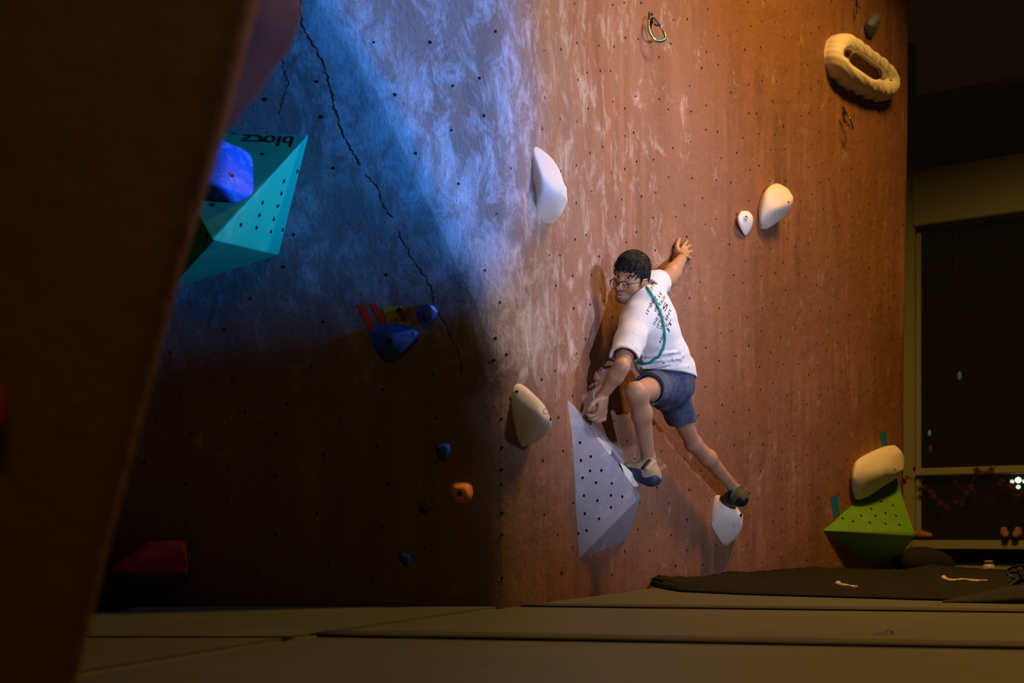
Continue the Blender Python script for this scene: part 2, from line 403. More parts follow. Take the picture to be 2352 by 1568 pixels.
for pts, lab in (([(1925, 1343), (1940, 1345), (1952, 1348), (1969, 1350)], 'short frayed pale cord lying on the canvas sheet nearer the brown wall'),
                 ([(2168, 1330), (2190, 1334), (2215, 1333), (2240, 1335), (2268, 1336)], 'longer pale cord with a knot lying on the canvas sheet further right')):
    bm = bmesh.new(); L = [on_sheet(*p) for p in pts]; tube(bm, catmull(L, 6), .0045, 7)
    L2 = [on_sheet(p[0]-5, p[1]+(2 if i % 2 else -1)) for i, p in enumerate(pts)]; tube(bm, catmull(L2, 6), .0035, 7)
    bmesh.ops.create_icosphere(bm, subdivisions=2, radius=.014, matrix=Matrix.Translation(L[0]))
    tag(fromb('cord', bm, M['cord']), lab, 'cord', 'pale cords on the canvas sheet')

# ------------------------------------------------------------------ near dark panel at left (out of focus)
n = N('dark_plaster'); M['near'] = n.done(n.mix(n.noise(6, 5), (.10, .045, .018), (.17, .08, .035)), .7, n.bump(n.noise(30, 5), .5, .01))
bm = bmesh.new()
def nearx(z, y): return (-.2629+(-.4375+.2629)*(.793-z)/.6855)*y
ys = (.98, 1.16); rows = []
for z in np.linspace(-.10, 1.7, 40):
    ring = []
    e0 = nearx(z, 1.0)
    prof = [(-1.9, ys[0]), (e0-.05, ys[0]), (e0-.015, ys[0]+.006), (e0-.003, ys[0]+.02), (e0*1.03-.0, ys[0]+.05), (e0*1.17, ys[1]-.02), (e0*1.18-.03, ys[1]), (-1.9, ys[1])]
    for (x, y) in prof: ring.append(bm.verts.new((x+.004*mn.noise(Vector((x*4, y*4, z*5))), y, z)))
    rows.append(ring)
for a, b in zip(rows[:-1], rows[1:]):
    for k in range(8): bm.faces.new((a[k], a[(k+1) % 8], b[(k+1) % 8], b[k]))
bm.faces.new(rows[0]); bm.faces.new(rows[-1][::-1])
o = fromb('wall_near', bm, M['near']); o['kind'] = 'structure'; NB_ = bvh_of(o)

# ------------------------------------------------------------------ holds
def hull_mesh(pts, rounds=3, smooth=6, bevel=0.0, keep=True):
    bm = bmesh.new(); V = [bm.verts.new(p) for p in pts]
    r = bmesh.ops.convex_hull(bm, input=V)
    bad = [g for g in r['geom_interior']+r['geom_unused'] if isinstance(g, bmesh.types.BMVert)]
    if bad: bmesh.ops.delete(bm, geom=list(set(bad)), context='VERTS')
    bmesh.ops.dissolve_limit(bm, angle_limit=math.radians(1.5), verts=bm.verts, edges=bm.edges)
    if bevel: bmesh.ops.bevel(bm, geom=list(bm.edges), offset=bevel, segments=4, affect='EDGES', clamp_overlap=True, profile=.5)
    if rounds:
        bmesh.ops.triangulate(bm, faces=bm.faces)
        for _ in range(rounds): bmesh.ops.subdivide_edges(bm, edges=bm.edges, cuts=1, use_grid_fill=True)
        A = np.array([v.co for v in bm.verts]); lo, hi = A.min(0), A.max(0)
        for _ in range(smooth): bmesh.ops.smooth_vert(bm, verts=bm.verts, factor=.5, use_axis_x=True, use_axis_y=True, use_axis_z=True)
        if keep:
            A = np.array([v.co for v in bm.verts]); l2, h2 = A.min(0), A.max(0)
            for v in bm.verts:
                v.co = Vector([(v.co[k]-l2[k])/(h2[k]-l2[k])*(hi[k]-lo[k])+lo[k] for k in range(3)])
    return bm
def bolt(bm, c, nn, r=.006):
    t = nn.cross(Vector((0, 0, 1)));  t = t.normalized() if t.length > .05 else Vector((1, 0, 0)); b = nn.cross(t)
    rings = [[bm.verts.new(c+nn*off+(t*math.cos(k*math.pi/7)+b*math.sin(k*math.pi/7))*rr) for k in range(14)] for rr, off in ((r*1.2, -.002), (r*1.12, .0012), (r*.9, .0008))]
    for a, bb in ((0, 1), (1, 2)):
        for k in range(14): bm.faces.new((rings[a][k], rings[a][(k+1) % 14], rings[bb][(k+1) % 14], rings[bb][k]))
    bm.faces.new(rings[2])
HB = {}
def add_holes(o, spots, r=.006, name='bolt_hole'):
    tr = bvh_of(o); HB[o.name] = tr
    for s in spots:
        h = ray(tr, s[0], s[1])
        if h[0] is None: print('MISS', o.name, s); continue
        nn = h[1] if h[1].dot(EYE-h[0]) > 0 else -h[1]
        bm = bmesh.new(); bolt(bm, h[0], nn, s[2] if len(s) > 2 else r); fromb(name, bm, M['nut'], o)
def hold(name, pts, mat, label, cat='climbing hold', group=None, rounds=3, smooth=6, bevel=0, holes=(), hr=.006, pw=PW):
    w3 = [pw(*p) for p in pts]
    o = fromb(name, hull_mesh(w3, rounds, smooth, bevel), mat); tag(o, label, cat, group)
    if not rounds: sharp(o, 25)
    add_holes(o, holes, hr); return o
G1 = 'large cream climbing holds'
hold('climbing_hold', [(1219,338,-.02),(1220,400,-.02),(1224,450,-.02),(1232,495,-.02),(1250,519,-.02),(1262,505,-.02),(1232,341,-.02),(1221,350,-.02),(1221,425,-.02),(1227,475,-.02),(1240,510,-.02),(1245,350,.02),(1270,370,.05),(1290,400,.08),(1302,430,.10),(1304,460,.10),(1290,490,.07),(1270,510,.03),(1250,430,.05)],
     M['cream'], 'smooth cream half-dome hold highest on the lit wall edge, left of the climber', group=G1, rounds=3, smooth=6, holes=[(1301, 421, .004)])
hold('climbing_hold', [(1168,893,-.02),(1180,877,-.02),(1200,880,-.02),(1172,950,-.02),(1187,1025,-.02),(1215,1005,-.02),(1210,895,.04),(1236,915,.08),(1255,933,.10),(1267,955,.115),(1266,975,.11),(1255,995,.08),(1225,1010,.03),(1190,940,.02),(1240,960,.10)],
     M['cream'], 'cream teardrop hold left of the tall lavender volume', group=G1, rounds=3, smooth=11, holes=[(1187, 899, .005), (1264, 962, .006)])
hold('climbing_hold', [(1740,470,-.02),(1742,525,-.02),(1752,528,-.02),(1765,430,-.02),(1780,425,-.02),(1758,440,.05),(1785,426,.05),(1812,440,.09),(1824,460,.12),(1820,478,.10),(1790,503,.06),(1765,524,.03),(1746,505,.03),(1780,480,.10)],
     M['cream'], 'cream triangular hold right of the small white pocket hold', group=G1, rounds=3, smooth=11, holes=[(1811, 464, .006), (1748, 517, .003)])
h7 = hold('climbing_hold', [(1643,1137,-.02),(1632,1180,-.02),(1631,1215,-.02),(1648,1245,-.02),(1662,1257,-.02),(1690,1235,-.02),(1648,1138,.02),(1672,1152,.08),(1700,1166,.13),(1712,1180,.15),(1710,1205,.14),(1697,1232,.08),(1670,1255,.02),(1656,1190,.06)],
     M['cream'], "cream hold under the climber's right foot", group=G1, rounds=3, smooth=11, holes=[(1702, 1183, .008), (1666, 1249, .004)])
hold('climbing_hold', [(1955,1080,-.02),(1956,1120,-.02),(1966,1148,-.02),(1975,1060,-.02),(2040,1025,-.02),(1970,1056,.06),(2052,1024,.08),(2064,1038,.14),(2073,1060,.17),(2071,1085,.16),(2050,1107,.12),(2000,1140,.05),(1960,1100,.05),(2010,1090,.14),(1968,1147,.03)],
     M['cream'], 'cream barrel-shaped hold resting above the green volume at right', group=G1, rounds=3, smooth=11, holes=[(2055, 1078, .007), (1968, 1135, .004)])
def mark(px, py, s, host, tr=None):
    """embossed four-petal maker's mark"""
    tr = tr or bvh_of(host); bm = bmesh.new()
    for k in range(4):
        a = math.pi/4+k*math.pi/2; L = []
        for q in range(7):
            tt = q/6*math.pi*1.3-.65*math.pi; x = px+s*(.55*math.cos(a)+.38*math.cos(a+tt)); y = py+s*(.55*math.sin(a)+.38*math.sin(a+tt))
            h = ray(tr, x, y)
            if h[0]: L.append(h[0]+(EYE-h[0]).normalized()*.001)
        if len(L) > 2: tube(bm, L, .0012, 5)
    if len(bm.verts): fromb('embossed_mark', bm, plain('mark_shade', (.45, .41, .38), .7), host)
hs = [o for o in bpy.data.objects if o.name.startswith('climbing_hold') and not o.parent]
mark(1254, 944, 8, hs[1]); mark(1690, 1204, 7, hs[3]); mark(2038, 1082, 7, hs[4])

# small pocket hold
ph = hold('climbing_hold', [(1691,505,-.02),(1697,520,-.02),(1712,543,-.02),(1724,525,-.02),(1729,505,-.02),(1700,489,-.02),(1720,489,-.02),(1695,500,.03),(1702,489,.04),(1716,488,.045),(1728,500,.04),(1726,518,.035),(1712,540,.012),(1700,520,.035),(1712,500,.05)],
     hold_mat('white_hold', (.82, .80, .84), .6, .2), 'small white pocket hold beside the cream triangular hold, up right of the climber', rounds=3, smooth=11)
bm = bmesh.new(); tr = bvh_of(ph); h = ray(tr, 1713, 500); nn = -h[1] if h[1].y > 0 else h[1]
t = nn.cross(Vector((0, 0, 1))).normalized(); b = nn.cross(t)
rg = [[bm.verts.new(h[0]+nn*off+(t*math.cos(k*math.pi/8)*1.6+b*math.sin(k*math.pi/8)*.8)*rr) for k in range(16)] for rr, off in ((.015, .000), (.0135, .004), (.010, .0015), (.006, -.001))]
for a in range(3):
    for k in range(16): bm.faces.new((rg[a][k], rg[a][(k+1) % 16], rg[a+1][(k+1) % 16], rg[a+1][k]))
bm.faces.new(rg[3])
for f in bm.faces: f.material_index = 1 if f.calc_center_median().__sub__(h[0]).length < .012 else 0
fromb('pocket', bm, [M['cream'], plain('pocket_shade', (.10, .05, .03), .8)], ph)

# ribbed blue-yellow jug at top right
n = N('striped_hold'); wz = n.new('TexWave', bands_direction='X'); n.put(wz.inputs['Vector'], n.mapp((1, 1, 1), rot=(0, .7, 0))); wz.inputs['Scale'].default_value = 55; wz.inputs['Distortion'].default_value = 1.5
M['stripe'] = n.done(n.mix(wz.outputs[0], (.03, .08, .35), (.20, .22, .30)), .6, n.bump(wz.outputs[0], .5, .004))
hold('climbing_hold', [(1984,62,-.02),(1992,80,-.02),(2000,83,-.02),(2000,40,-.02),(2015,33,-.02),(1990,55,.03),(2005,38,.04),(2020,36,.05),(2022,52,.06),(2014,70,.05),(2000,82,.02),(2005,60,.07)],
     M['stripe'], 'small dark blue ribbed hold above the big cream ring-shaped hold', rounds=3, smooth=11, holes=[(2017, 53, .008)])

# ------------------------------------------------------------------ signed-distance modeller (smooth unions -> one skin)
class SDF:
    def __init__(s): s.p = []
    def cap(s, a, b, ra, rb=None, k=.02, op='u', sq=None):
        a = np.array(a, float); b = np.array(b, float); rb = ra if rb is None else rb
        s.p.append(('cap', (a, b, ra, rb), k, op, (a+b)/2, np.linalg.norm(a-b)/2+max(ra, rb))); return s
    def ell(s, c, r, R=None, k=.02, op='u'):
        c = np.array(c, float); r = np.array(r, float); R = np.eye(3) if R is None else np.array(R, float)
        s.p.append(('ell', (c, r, R), k, op, c, r.max())); return s
    def cut(s, c, n_, k=.003, rad=None, cen=None):
        n_ = np.array(n_, float); n_ /= np.linalg.norm(n_)
        s.p.append(('cut', (np.array(c, float), n_, rad, None if cen is None else np.array(cen, float)), k, 'i', None, None)); return s
    def fun(s, f): s.p.append(('fun', f, 0, 'f', None, None)); return s
    def prim(s, t, a, X):
        if t == 'cap':
            A, B, ra, rb = a; ba = B-A; pa = X-A; h = np.clip((pa@ba)/(ba@ba+1e-12), 0, 1)
            return np.linalg.norm(pa-h[:, None]*ba, axis=1)-(ra+(rb-ra)*h)
        if t == 'ell':
            c, r, R = a; q = (X-c)@R.T; k0 = np.linalg.norm(q/r, axis=1); k1 = np.linalg.norm(q/(r*r), axis=1)
            return k0*(k0-1)/(k1+1e-9)
        if t == 'cut':
            c, n_, rad, cen = a; d = (X-c)@n_
            if rad is not None: d = np.minimum(d, rad-np.linalg.norm(X-cen, axis=1))
            return d
    def ev(s, X, cen=None, rad=0):
        d = np.full(len(X), .12)
        for t, a, k, op, pc, pr in s.p:
            if op == 'f': d = a(X, d); continue
            if pc is not None and cen is not None and np.linalg.norm(cen-pc) > rad+pr+.08: continue
            e = s.prim(t, a, X)
            if op == 'u':
                h = np.clip(.5+.5*(e-d)/k, 0, 1); d = e+(d-e)*(1-h)-k*h*(1-h) if False else (e*(1-h)+d*h*1.0 if False else (np.minimum(d, e)-np.maximum(k-np.abs(d-e), 0)**2/(4*k)))
            elif op in ('s', 'i'):
                if op == 's': e = -e
                d = np.maximum(d, e)+np.maximum(k-np.abs(d-e), 0)**2/(4*k)
        return d
    def mesh(s, h, name, mat, parent=None, NB=20):
        un = [p for p in s.p if p[3] == 'u']
        lo = np.min([p[4]-p[5] for p in un], 0)-.03; hi = np.max([p[4]+p[5] for p in un], 0)+.03
        nb = np.ceil((hi-lo)/(h*NB)).astype(int); half = h*NB/2*math.sqrt(3)
        S = NB*nb+4; sid = lambda i: (i[..., 0]+1)*(S[1]+2)*(S[2]+2)+(i[..., 1]+1)*(S[2]+2)+(i[..., 2]+1)
        ax = np.arange(NB+1); gi = np.stack(np.meshgrid(ax, ax, ax, indexing='ij'), -1)
        VI, VP, Q = [], [], []
        offs = np.array([(x, y, z) for x in (0, 1) for y in (0, 1) for z in (0, 1)])
        E = [(a, b) for a in range(8) for b in range(a+1, 8) if np.abs(offs[a]-offs[b]).sum() == 1]
        for bi in np.ndindex(*nb):
            b0 = np.array(bi)*NB; cen = lo+(b0+NB/2)*h
            if not any(np.linalg.norm(cen-p[4]) < half+p[5]+.02 for p in un): continue
            X = (lo+(gi+b0)*h).reshape(-1, 3)
            if abs(s.ev(cen[None], cen, half)[0]) > half*1.35+.02: continue
            D = s.ev(X, cen, half).reshape(NB+1, NB+1, NB+1); I = D < 0
            if I.all() or not I.any(): continue
            cs = sum(I[o[0]:NB+o[0], o[1]:NB+o[1], o[2]:NB+o[2]].astype(np.int8) for o in offs)
            act = np.argwhere((cs > 0) & (cs < 8))
            if len(act):
                cv = np.stack([D[act[:, 0]+o[0], act[:, 1]+o[1], act[:, 2]+o[2]] for o in offs], 1)
                acc = np.zeros((len(act), 3)); cnt = np.zeros(len(act))
                for a, b in E:
                    m = (cv[:, a] < 0) != (cv[:, b] < 0); t = np.where(m, cv[:, a]/(cv[:, a]-cv[:, b]+1e-12), 0)
                    acc += np.where(m[:, None], offs[a]+t[:, None]*(offs[b]-offs[a]), 0); cnt += m
                VI.append(sid(act+b0)); VP.append(lo+(act+b0+acc/cnt[:, None])*h)
            for x in range(3):
                sl = [slice(0, NB)]*3; s2 = list(sl); s2[x] = slice(1, NB+1)
                A, B = I[tuple(sl)], I[tuple(s2)]; ch = np.argwhere(A != B)
                if not len(ch): continue
                y, z = (x+1) % 3, (x+2) % 3; g = ch+b0
                def c(dy, dz):
                    q = g.copy(); q[:, y] += dy; q[:, z] += dz; return sid(q)
                q4 = np.stack([c(-1, -1), c(0, -1), c(0, 0), c(-1, 0)], 1); fl = ~A[tuple(ch.T)]
                q4[fl] = q4[fl][:, ::-1]; Q.append(q4)
        VI = np.concatenate(VI); VP = np.concatenate(VP); Q = np.concatenate(Q)
        o_ = np.argsort(VI); VI = VI[o_]; VP = VP[o_]; VI, first = np.unique(VI, return_index=True); VP = VP[first]
        pos = np.searchsorted(VI, Q); pos = np.clip(pos, 0, len(VI)-1); ok = (VI[pos] == Q).all(1); pos = pos[ok]
        me = bpy.data.meshes.new(name); me.from_pydata(VP.tolist(), [], pos.tolist()); me.validate(); me.update()
        o = link(name, me, mat, parent); print(name, len(VP), 'verts'); return o
def relax(o, n=2, f=.5):
    bm = bmesh.new(); bm.from_mesh(o.data)
    for _ in range(n): bmesh.ops.smooth_vert(bm, verts=bm.verts, factor=f, use_axis_x=True, use_axis_y=True, use_axis_z=True)
    bm.to_mesh(o.data); bm.free()

# ------------------------------------------------------------------ ring-shaped hold (top right) and other shaped holds
def frame_at(px, py):
    c = PW(px, py, 0); nn = WN(px, py); t = Vector((0, 0, 1)).cross(nn).normalized(); 
    if t.x < 0: t = -t
    return c, nn, t
S = SDF(); ring_path = [(1925,110),(1940,100),(1965,112),(1995,132),(2025,152),(2046,175),(2050,198),(2035,208),(2005,200),(1972,182),(1945,165),(1922,140)]
pts = [PW(a, b, .055) for a, b in ring_path]; L = catmull(pts+[pts[0]], 3)
rr = [.045,.05,.045,.038,.034,.032,.036,.05,.062,.062,.058,.05]
for i in range(len(L)-1):
    r0 = rr[min(i//3, 11)]; S.cap(L[i], L[i+1], r0, r0, k=.03)
c, nn, t = frame_at(1985, 160)
for i in range(0, len(L)-1, 2): S.cap(Vector(L[i])-nn*.03, Vector(L[i])-nn*.07, .062, .07, k=.04)
S.cap(PW(1948,122,.0), PW(1948,122,.16), .022, .03, k=.02, op='s')
for i in range(11): q = (1966+i*4.8, 134+i*3.5); S.cap(PW(*q,.0), PW(*q,.2), .034, .046, k=.012, op='s')
c0 = np.array(c); nv = np.array(nn)
def grow(X, d):
    q = (X-c0); s = q@nv; u = X[:, 2]*60+X[:, 0]*12
    return d+.0011*np.sin(2.6*u+np.sin(X[:, 0]*9)*1.5)*(X[:, 2] < 4.4)
S.fun(grow)
rg = S.mesh(.006, 'climbing_hold', M['cream']); tag(rg, 'large cream ring-shaped hold with an oval opening at top right', 'climbing hold', G1)
relax(rg, 2); add_holes(rg, [(2046, 184, .009)])

# lavender volume
VF = 'faceted volumes'
lav = hold('climbing_volume', [(1298,910,-.01),(1428,1034,-.01),(1441,1241,-.01),(1325,1288,-.01),(1470,1136,.165),(1472,1143,.165),(1466,1146,.165)], M['lav'],
     'tall lavender faceted volume below the climber, pitted with bolt holes', 'climbing volume', VF, rounds=0, bevel=.007,
     holes=[(1311,1003),(1332,1016),(1357,1048),(1334,1057),(1355,1081),(1381,1080),(1338,1097),(1369,1108),(1405,1110),(1341,1138),(1403,1137),(1429,1140),(1372,1149),(1403,1165),(1343,1179),(1376,1191),(1347,1218),(1328,1225)], hr=.0058)
LB = bvh_of(lav)
def PV(px, py, d=0): 
    h = ray(LB, px, py)[0]
    if h is None: h = PW(px, py, .1)
    return h+(EYE-h).normalized()*d
P_AP = PW(1470, 1136, .165).y
def foothold(pts, label, shift):
    w3 = []
    for a, b in pts:
        Y = PW(1298, 910).y+(P_AP-PW(1298, 910).y)*(a-1298)/172
        w3 += [P(a, b, Y+.004), P(a, b, Y+.05)]
    bm = hull_mesh(w3, 0, 0, .004); o = fromb('foothold_chip', bm, M['chip']); tag(o, label, 'climbing hold', 'thin white edges on the lavender volume')
M['chip'] = hold_mat('white_chip', (.82, .78, .72), .5, .1)
foothold([(1366,1008),(1373,1003),(1385,1011),(1399,1020),(1406,1029),(1403,1044),(1392,1046)], 'thin white edge hold on the lavender volume between hand and foot', (10, 12))
foothold([(1424,1062),(1434,1068),(1462,1095),(1466,1117),(1455,1118),(1440,1102)], "thin white edge hold under the toe of the climber's left shoe", (10, 12))

# green volume
w3 = [PW(1887,1218,-.01), PW(2052,1075,-.01), PW(2000,1300,-.01), PW(2052,1296,-.01), P(2100,1222,6.86), P(2101,1232,6.86), P(2092,1228,6.84)]
gv_ = fromb('climbing_volume', hull_mesh(w3, 0, 0, .010), M['green']); sharp(gv_, 25); tag(gv_, 'green faceted volume at the right end of the brown wall', 'climbing volume', VF)
add_holes(gv_, [(1935,1190),(1959,1197),(1978,1184),(1998,1200),(2001,1168),(2011,1184),(2034,1178),(2034,1202),(2051,1160),(2058,1184),(2066,1205),(2042,1136),(2024,1151)], .009)
# teal volume
w3 = [PW(340,295,-.01), PW(714,303,-.01), PW(643,586,-.01), PW(385,668,-.01), PW(486,548,.42), PW(492,552,.42)]
tv = fromb('climbing_volume', hull_mesh(w3, 0, 0, .010), M['teal']); sharp(tv, 25); tag(tv, 'large teal faceted volume high on the blue-lit wall at left', 'climbing volume', VF)
add_holes(tv, [(683,393),(652,416),(646,444),(602,321,.010),(603,354),(638,473),(603,465),(596,494),(553,516),(589,523),(629,503),(622,532),(649,528),(475,543,.009),(488,470)], .006)
TB = bvh_of(tv)
def flat_text(body, cpt, right, up, size, name, mat, parent, ext=.0006, bold=0, bend=None):
    cu = bpy.data.curves.new('t', 'FONT'); cu.body = body; cu.size = 1; cu.align_x = 'CENTER'; cu.align_y = 'CENTER'; cu.offset = bold; cu.resolution_u = 3
    to = bpy.data.objects.new('t', cu); C.objects.link(to); dg = bpy.context.evaluated_depsgraph_get(); me = bpy.data.meshes.new_from_object(to.evaluated_get(dg))
    bpy.data.objects.remove(to); bpy.data.curves.remove(cu)
    nn = right.cross(up).normalized()
    for v in me.vertices:
        x, y = v.co.x*size, v.co.y*size; v.co = cpt+right*x+up*y+nn*ext
    me.name = name; return link(name, me, mat, parent, False)
h = ray(TB, 616, 322); nn = h[1] if h[1].dot(EYE-h[0]) > 0 else -h[1]
r1 = (ray(TB, 640, 323)[0]-ray(TB, 592, 321)[0]).normalized(); u1 = nn.cross(r1).normalized()
flat_text('blocz', h[0], -r1, -u1, .085, 'lettering', plain('teal_ink', (.05, .0, .02), .6), tv, .0012, .006)
# blue hold screwed to the teal volume
w3 = []
for a, b, d in [(470,335,0),(560,342,0),(578,352,0),(582,370,0),(582,440,0),(575,455,0),(540,466,0),(470,448,0),(480,345,.10),(548,352,.10),(560,365,.105),(560,430,.10),(545,450,.095),(480,440,.10)]:
    q = ray(TB, min(a, 575), b)[0]; q = q if q else PW(a, b, .2)
    w3.append(P(a, b, q.y)+nn*0+Vector((-.35, -.85, .1)).normalized()*d)
o = fromb('climbing_hold', hull_mesh(w3, 3, 6), M['blue']); tag(o, 'deep blue block hold bolted onto the teal volume', 'climbing hold'); add_holes(o, [(532, 402, .008)])
# left wall holds
GB = 'small holds on the dark wall'
hold('climbing_hold', [(846,770,-.01),(858,752,-.01),(900,744,-.01),(940,752,-.01),(963,772,-.01),(953,797,-.01),(925,824,-.01),(895,832,-.01),(872,818,-.01),(856,795,-.01),(880,768,.07),(915,766,.075),(938,778,.05),(915,803,.06),(885,805,.06),(962,768,.03),(890,785,.085)],
     M['blue'], 'large rounded blue hold under the yellow route card', rounds=3, smooth=11, holes=[(895,783,.0085),(948,766,.004)])
hold('climbing_hold', [(954,722,-.01),(962,706,-.01),(978,697,-.01),(1000,702,-.01),(1008,716,-.01),(1002,733,-.01),(980,746,-.01),(962,738,-.01),(968,715,.06),(990,703,.075),(1003,715,.065),(992,730,.06),(975,738,.04)],
     M['blue'], 'small blue hold with swirled grooves right of the yellow route card', rounds=3, smooth=3, holes=[(973,728,.006)])
hold('climbing_hold', [(999,1022,-.01),(1030,1018,-.01),(1036,1030,-.01),(1028,1050,-.01),(1010,1060,-.01),(1003,1040,-.01),(1008,1028,.03),(1028,1025,.04),(1026,1043,.035),(1013,1050,.02)],
     M['blue'], 'small blue hold on the dark wall above the orange hold', group=GB, rounds=3, smooth=11, holes=[(1006,1035,.0075)])
hold('climbing_hold', [(1030,1130,-.01),(1036,1114,-.01),(1050,1107,-.01),(1075,1108,-.01),(1086,1118,-.01),(1088,1135,-.01),(1080,1153,-.01),(1065,1158,-.01),(1045,1154,-.01),(1045,1122,.045),(1070,1120,.05),(1075,1140,.045),(1050,1143,.04)],
     M['orange'], 'rounded orange hold near the foot of the wall corner', group=GB, rounds=3, smooth=11, holes=[(1056,1134,.0085)])
hold('climbing_hold', [(960,1170,-.01),(966,1156,-.01),(979,1153,-.01),(988,1168,-.01),(985,1180,-.01),(976,1186,-.01),(964,1182,-.01),(968,1164,.02),(980,1160,.025),(982,1175,.02)],
     M['grey'], 'tiny dark grey hold lower left of the orange hold', group=GB, rounds=2, smooth=3, holes=[(971,1171,.0085)])
hold('climbing_hold', [(912,1270,-.01),(925,1266,-.01),(942,1273,-.01),(950,1285,-.01),(945,1298,-.01),(932,1305,-.01),(918,1292,-.01),(922,1275,.025),(940,1280,.03),(935,1295,.025)],
     M['blue'], 'small dim blue hold closest to the floor on the dark wall', group=GB, rounds=3, smooth=3, holes=[(922,1286,.008)])
w3 = [PW(250,1282,-.01), PW(340,1237,-.01), PW(426,1237,-.01), PW(433,1314,.0), PW(400,1352,-.01), PW(250,1345,-.01), PW(345,1242,.06), PW(420,1242,.06), PW(433,1313,.30), PW(250,1312,.30)]
o = fromb('climbing_volume', hull_mesh(w3, 0, 0, .006), M['red']); sharp(o, 25); tag(o, 'dark red volume low on the dark wall beside the near panel', 'climbing volume', VF)
# near-panel holds (out of focus)
pur = [(560,-60,1.30),(690,-60,1.30),(686,0,1.31),(672,70,1.32),(650,130,1.33),(610,195,1.33),(565,245,1.32),(520,285,1.30),(470,300,1.30),(450,-60,1.3),(520,150,1.20),(600,60,1.22)]
w3 = [P(*p) for p in pur]+[P(430,300,1.165), P(430,-60,1.165), P(560,-60,1.165)]
o = fromb('climbing_volume', hull_mesh(w3, 3, 4), hold_mat('mauve_volume', (.22, .22, .60), .7, .1)); tag(o, 'blurred mauve rounded volume behind the top of the near dark panel', 'climbing volume')
w3 = [P(a, b, .98+.0) for a, b in ((-80,880),(2,885),(10,930),(6,990),(-80,1010))]+[P(a, b, .94) for a, b in ((-70,900),(-8,905),(-4,930),(-8,975),(-70,985))]
o = fromb('climbing_hold', hull_mesh(w3, 2, 3), plain('red_hold', (.65, .01, .008), .5)); tag(o, 'blurred red hold on the near dark panel at the left picture edge', 'climbing hold')

# tapes and the route card
def decal(name, pts, mat, label, cat, group=None, parent=None, off=.0018, th=.0012, nx=4, ny=8):
    """thin strip lying on the plaster: pts = four corners, clockwise from top left"""
    bm = bmesh.new(); g = []
    A, B, C_, D = [Vector((*p, 0)) for p in pts]
    for j in range(ny+1):
        row = []
        for i in range(nx+1):
            u, v = i/nx, j/ny; q = (A*(1-u)+B*u)*(1-v)+(D*(1-u)+C_*u)*v; row.append(bm.verts.new(PW(q.x, q.y, off)))
        g.append(row)
    for j in range(ny):
        for i in range(nx): bm.faces.new((g[j][i], g[j][i+1], g[j+1][i+1], g[j+1][i]))
    bm.normal_update(); r = bmesh.ops.extrude_face_region(bm, geom=list(bm.faces))
    nn = WN(A.x, A.y)
    for v in r['geom']:
        if isinstance(v, bmesh.types.BMVert): v.co += nn*th
    o = fromb(name, bm, mat, parent, False)
    if label: tag(o, label, cat, group)
    return o
TG = 'strips of route tape'
decal('tape_strip', [(822,702),(835,699),(863,751),(850,756)], M['redtape'], 'red tape strip furthest left of the yellow route card', 'tape', TG)
decal('tape_strip', [(851,699),(862,696),(892,745),(879,749)], M['redtape'], 'red tape strip touching the left side of the yellow route card', 'tape', TG)
card = decal('route_card', [(877,705),(925,701),(945,748),(893,750)], M['card'], 'yellow route card reading 1800 above the large blue hold', 'sign')
def card_pt(px, py, off=.0042): return PW(px, py, off)
def text_px(body, p0, p1, up, hgt, name, mat, parent, tree, off, bold=0.0, tol=None):
    """lettering laid on a surface: baseline from pixel p0 to p1, letter-up direction and cap height in pixels"""
    cu = bpy.data.curves.new('t', 'FONT'); cu.body = body; cu.size = 1; cu.offset = bold; cu.resolution_u = 3
    to = bpy.data.objects.new('t', cu); C.objects.link(to); dg = bpy.context.evaluated_depsgraph_get(); me = bpy.data.meshes.new_from_object(to.evaluated_get(dg))
    bpy.data.objects.remove(to); bpy.data.curves.remove(cu)
    w_ = max(v.co.x for v in me.vertices); u = np.array(up, float); u /= np.linalg.norm(u)
    bm = bmesh.new(); bm.from_mesh(me)
    bmesh.ops.triangulate(bm, faces=bm.faces)
    bmesh.ops.subdivide_edges(bm, edges=[e for e in bm.edges if e.calc_length() > .2], cuts=3)
    kill = []
    for v in bm.verts:
        x = v.co.x/w_; y = v.co.y/.70; q = np.array(p0)*(1-x)+np.array(p1)*x+u*hgt*y
        h = ray(tree, q[0], q[1])
        if h[0] is None: kill.append(v); continue
        nn = h[1] if h[1].dot(EYE-h[0]) > 0 else -h[1]; v.co = h[0]+nn*off
    if kill: bmesh.ops.delete(bm, geom=kill, context='VERTS')
    me2 = bpy.data.meshes.new(name); bm.to_mesh(me2); bm.free(); return link(name, me2, mat, parent, False)
text_px('1800', (897,743), (934,735), (-.35,-1), 11, 'numerals', plain('card_ink', (.03, .025, .008), .7), card, WB, .0042)
bm = bmesh.new()
for cx_, cy_, rx, ry in ((925,722,12,9),(932,730,11,11)):
    V = [bm.verts.new(card_pt(min(cx_+rx*math.cos(a*math.pi/10), 936), cy_+ry*math.sin(a*math.pi/10), .0038)) for a in range(20)]
    bm.faces.new(V)
fromb('red_patch', bm, M['cardred'], card, False)
bm = bmesh.new()
for poly in ([(908,712),(914,709),(918,703),(920,708),(924,708),(922,712),(926,714),(920,716),(922,719),(914,717),(907,718),(911,714)],):
    bm.faces.new([bm.verts.new(card_pt(*p, .0046)) for p in poly])
fromb('drawing', bm, M['black'], card, False)
decal('tape_strip', [(1907,1140),(1913,1139),(1921,1187),(1916,1188)], M['bluetape'], 'blue tape strip above the green volume, left one of its pair', 'tape', TG)
decal('tape_strip', [(1915,1138),(1922,1136),(1930,1180),(1922,1184)], M['bluetape'], 'blue tape strip above the green volume, right one of its pair', 'tape', TG)
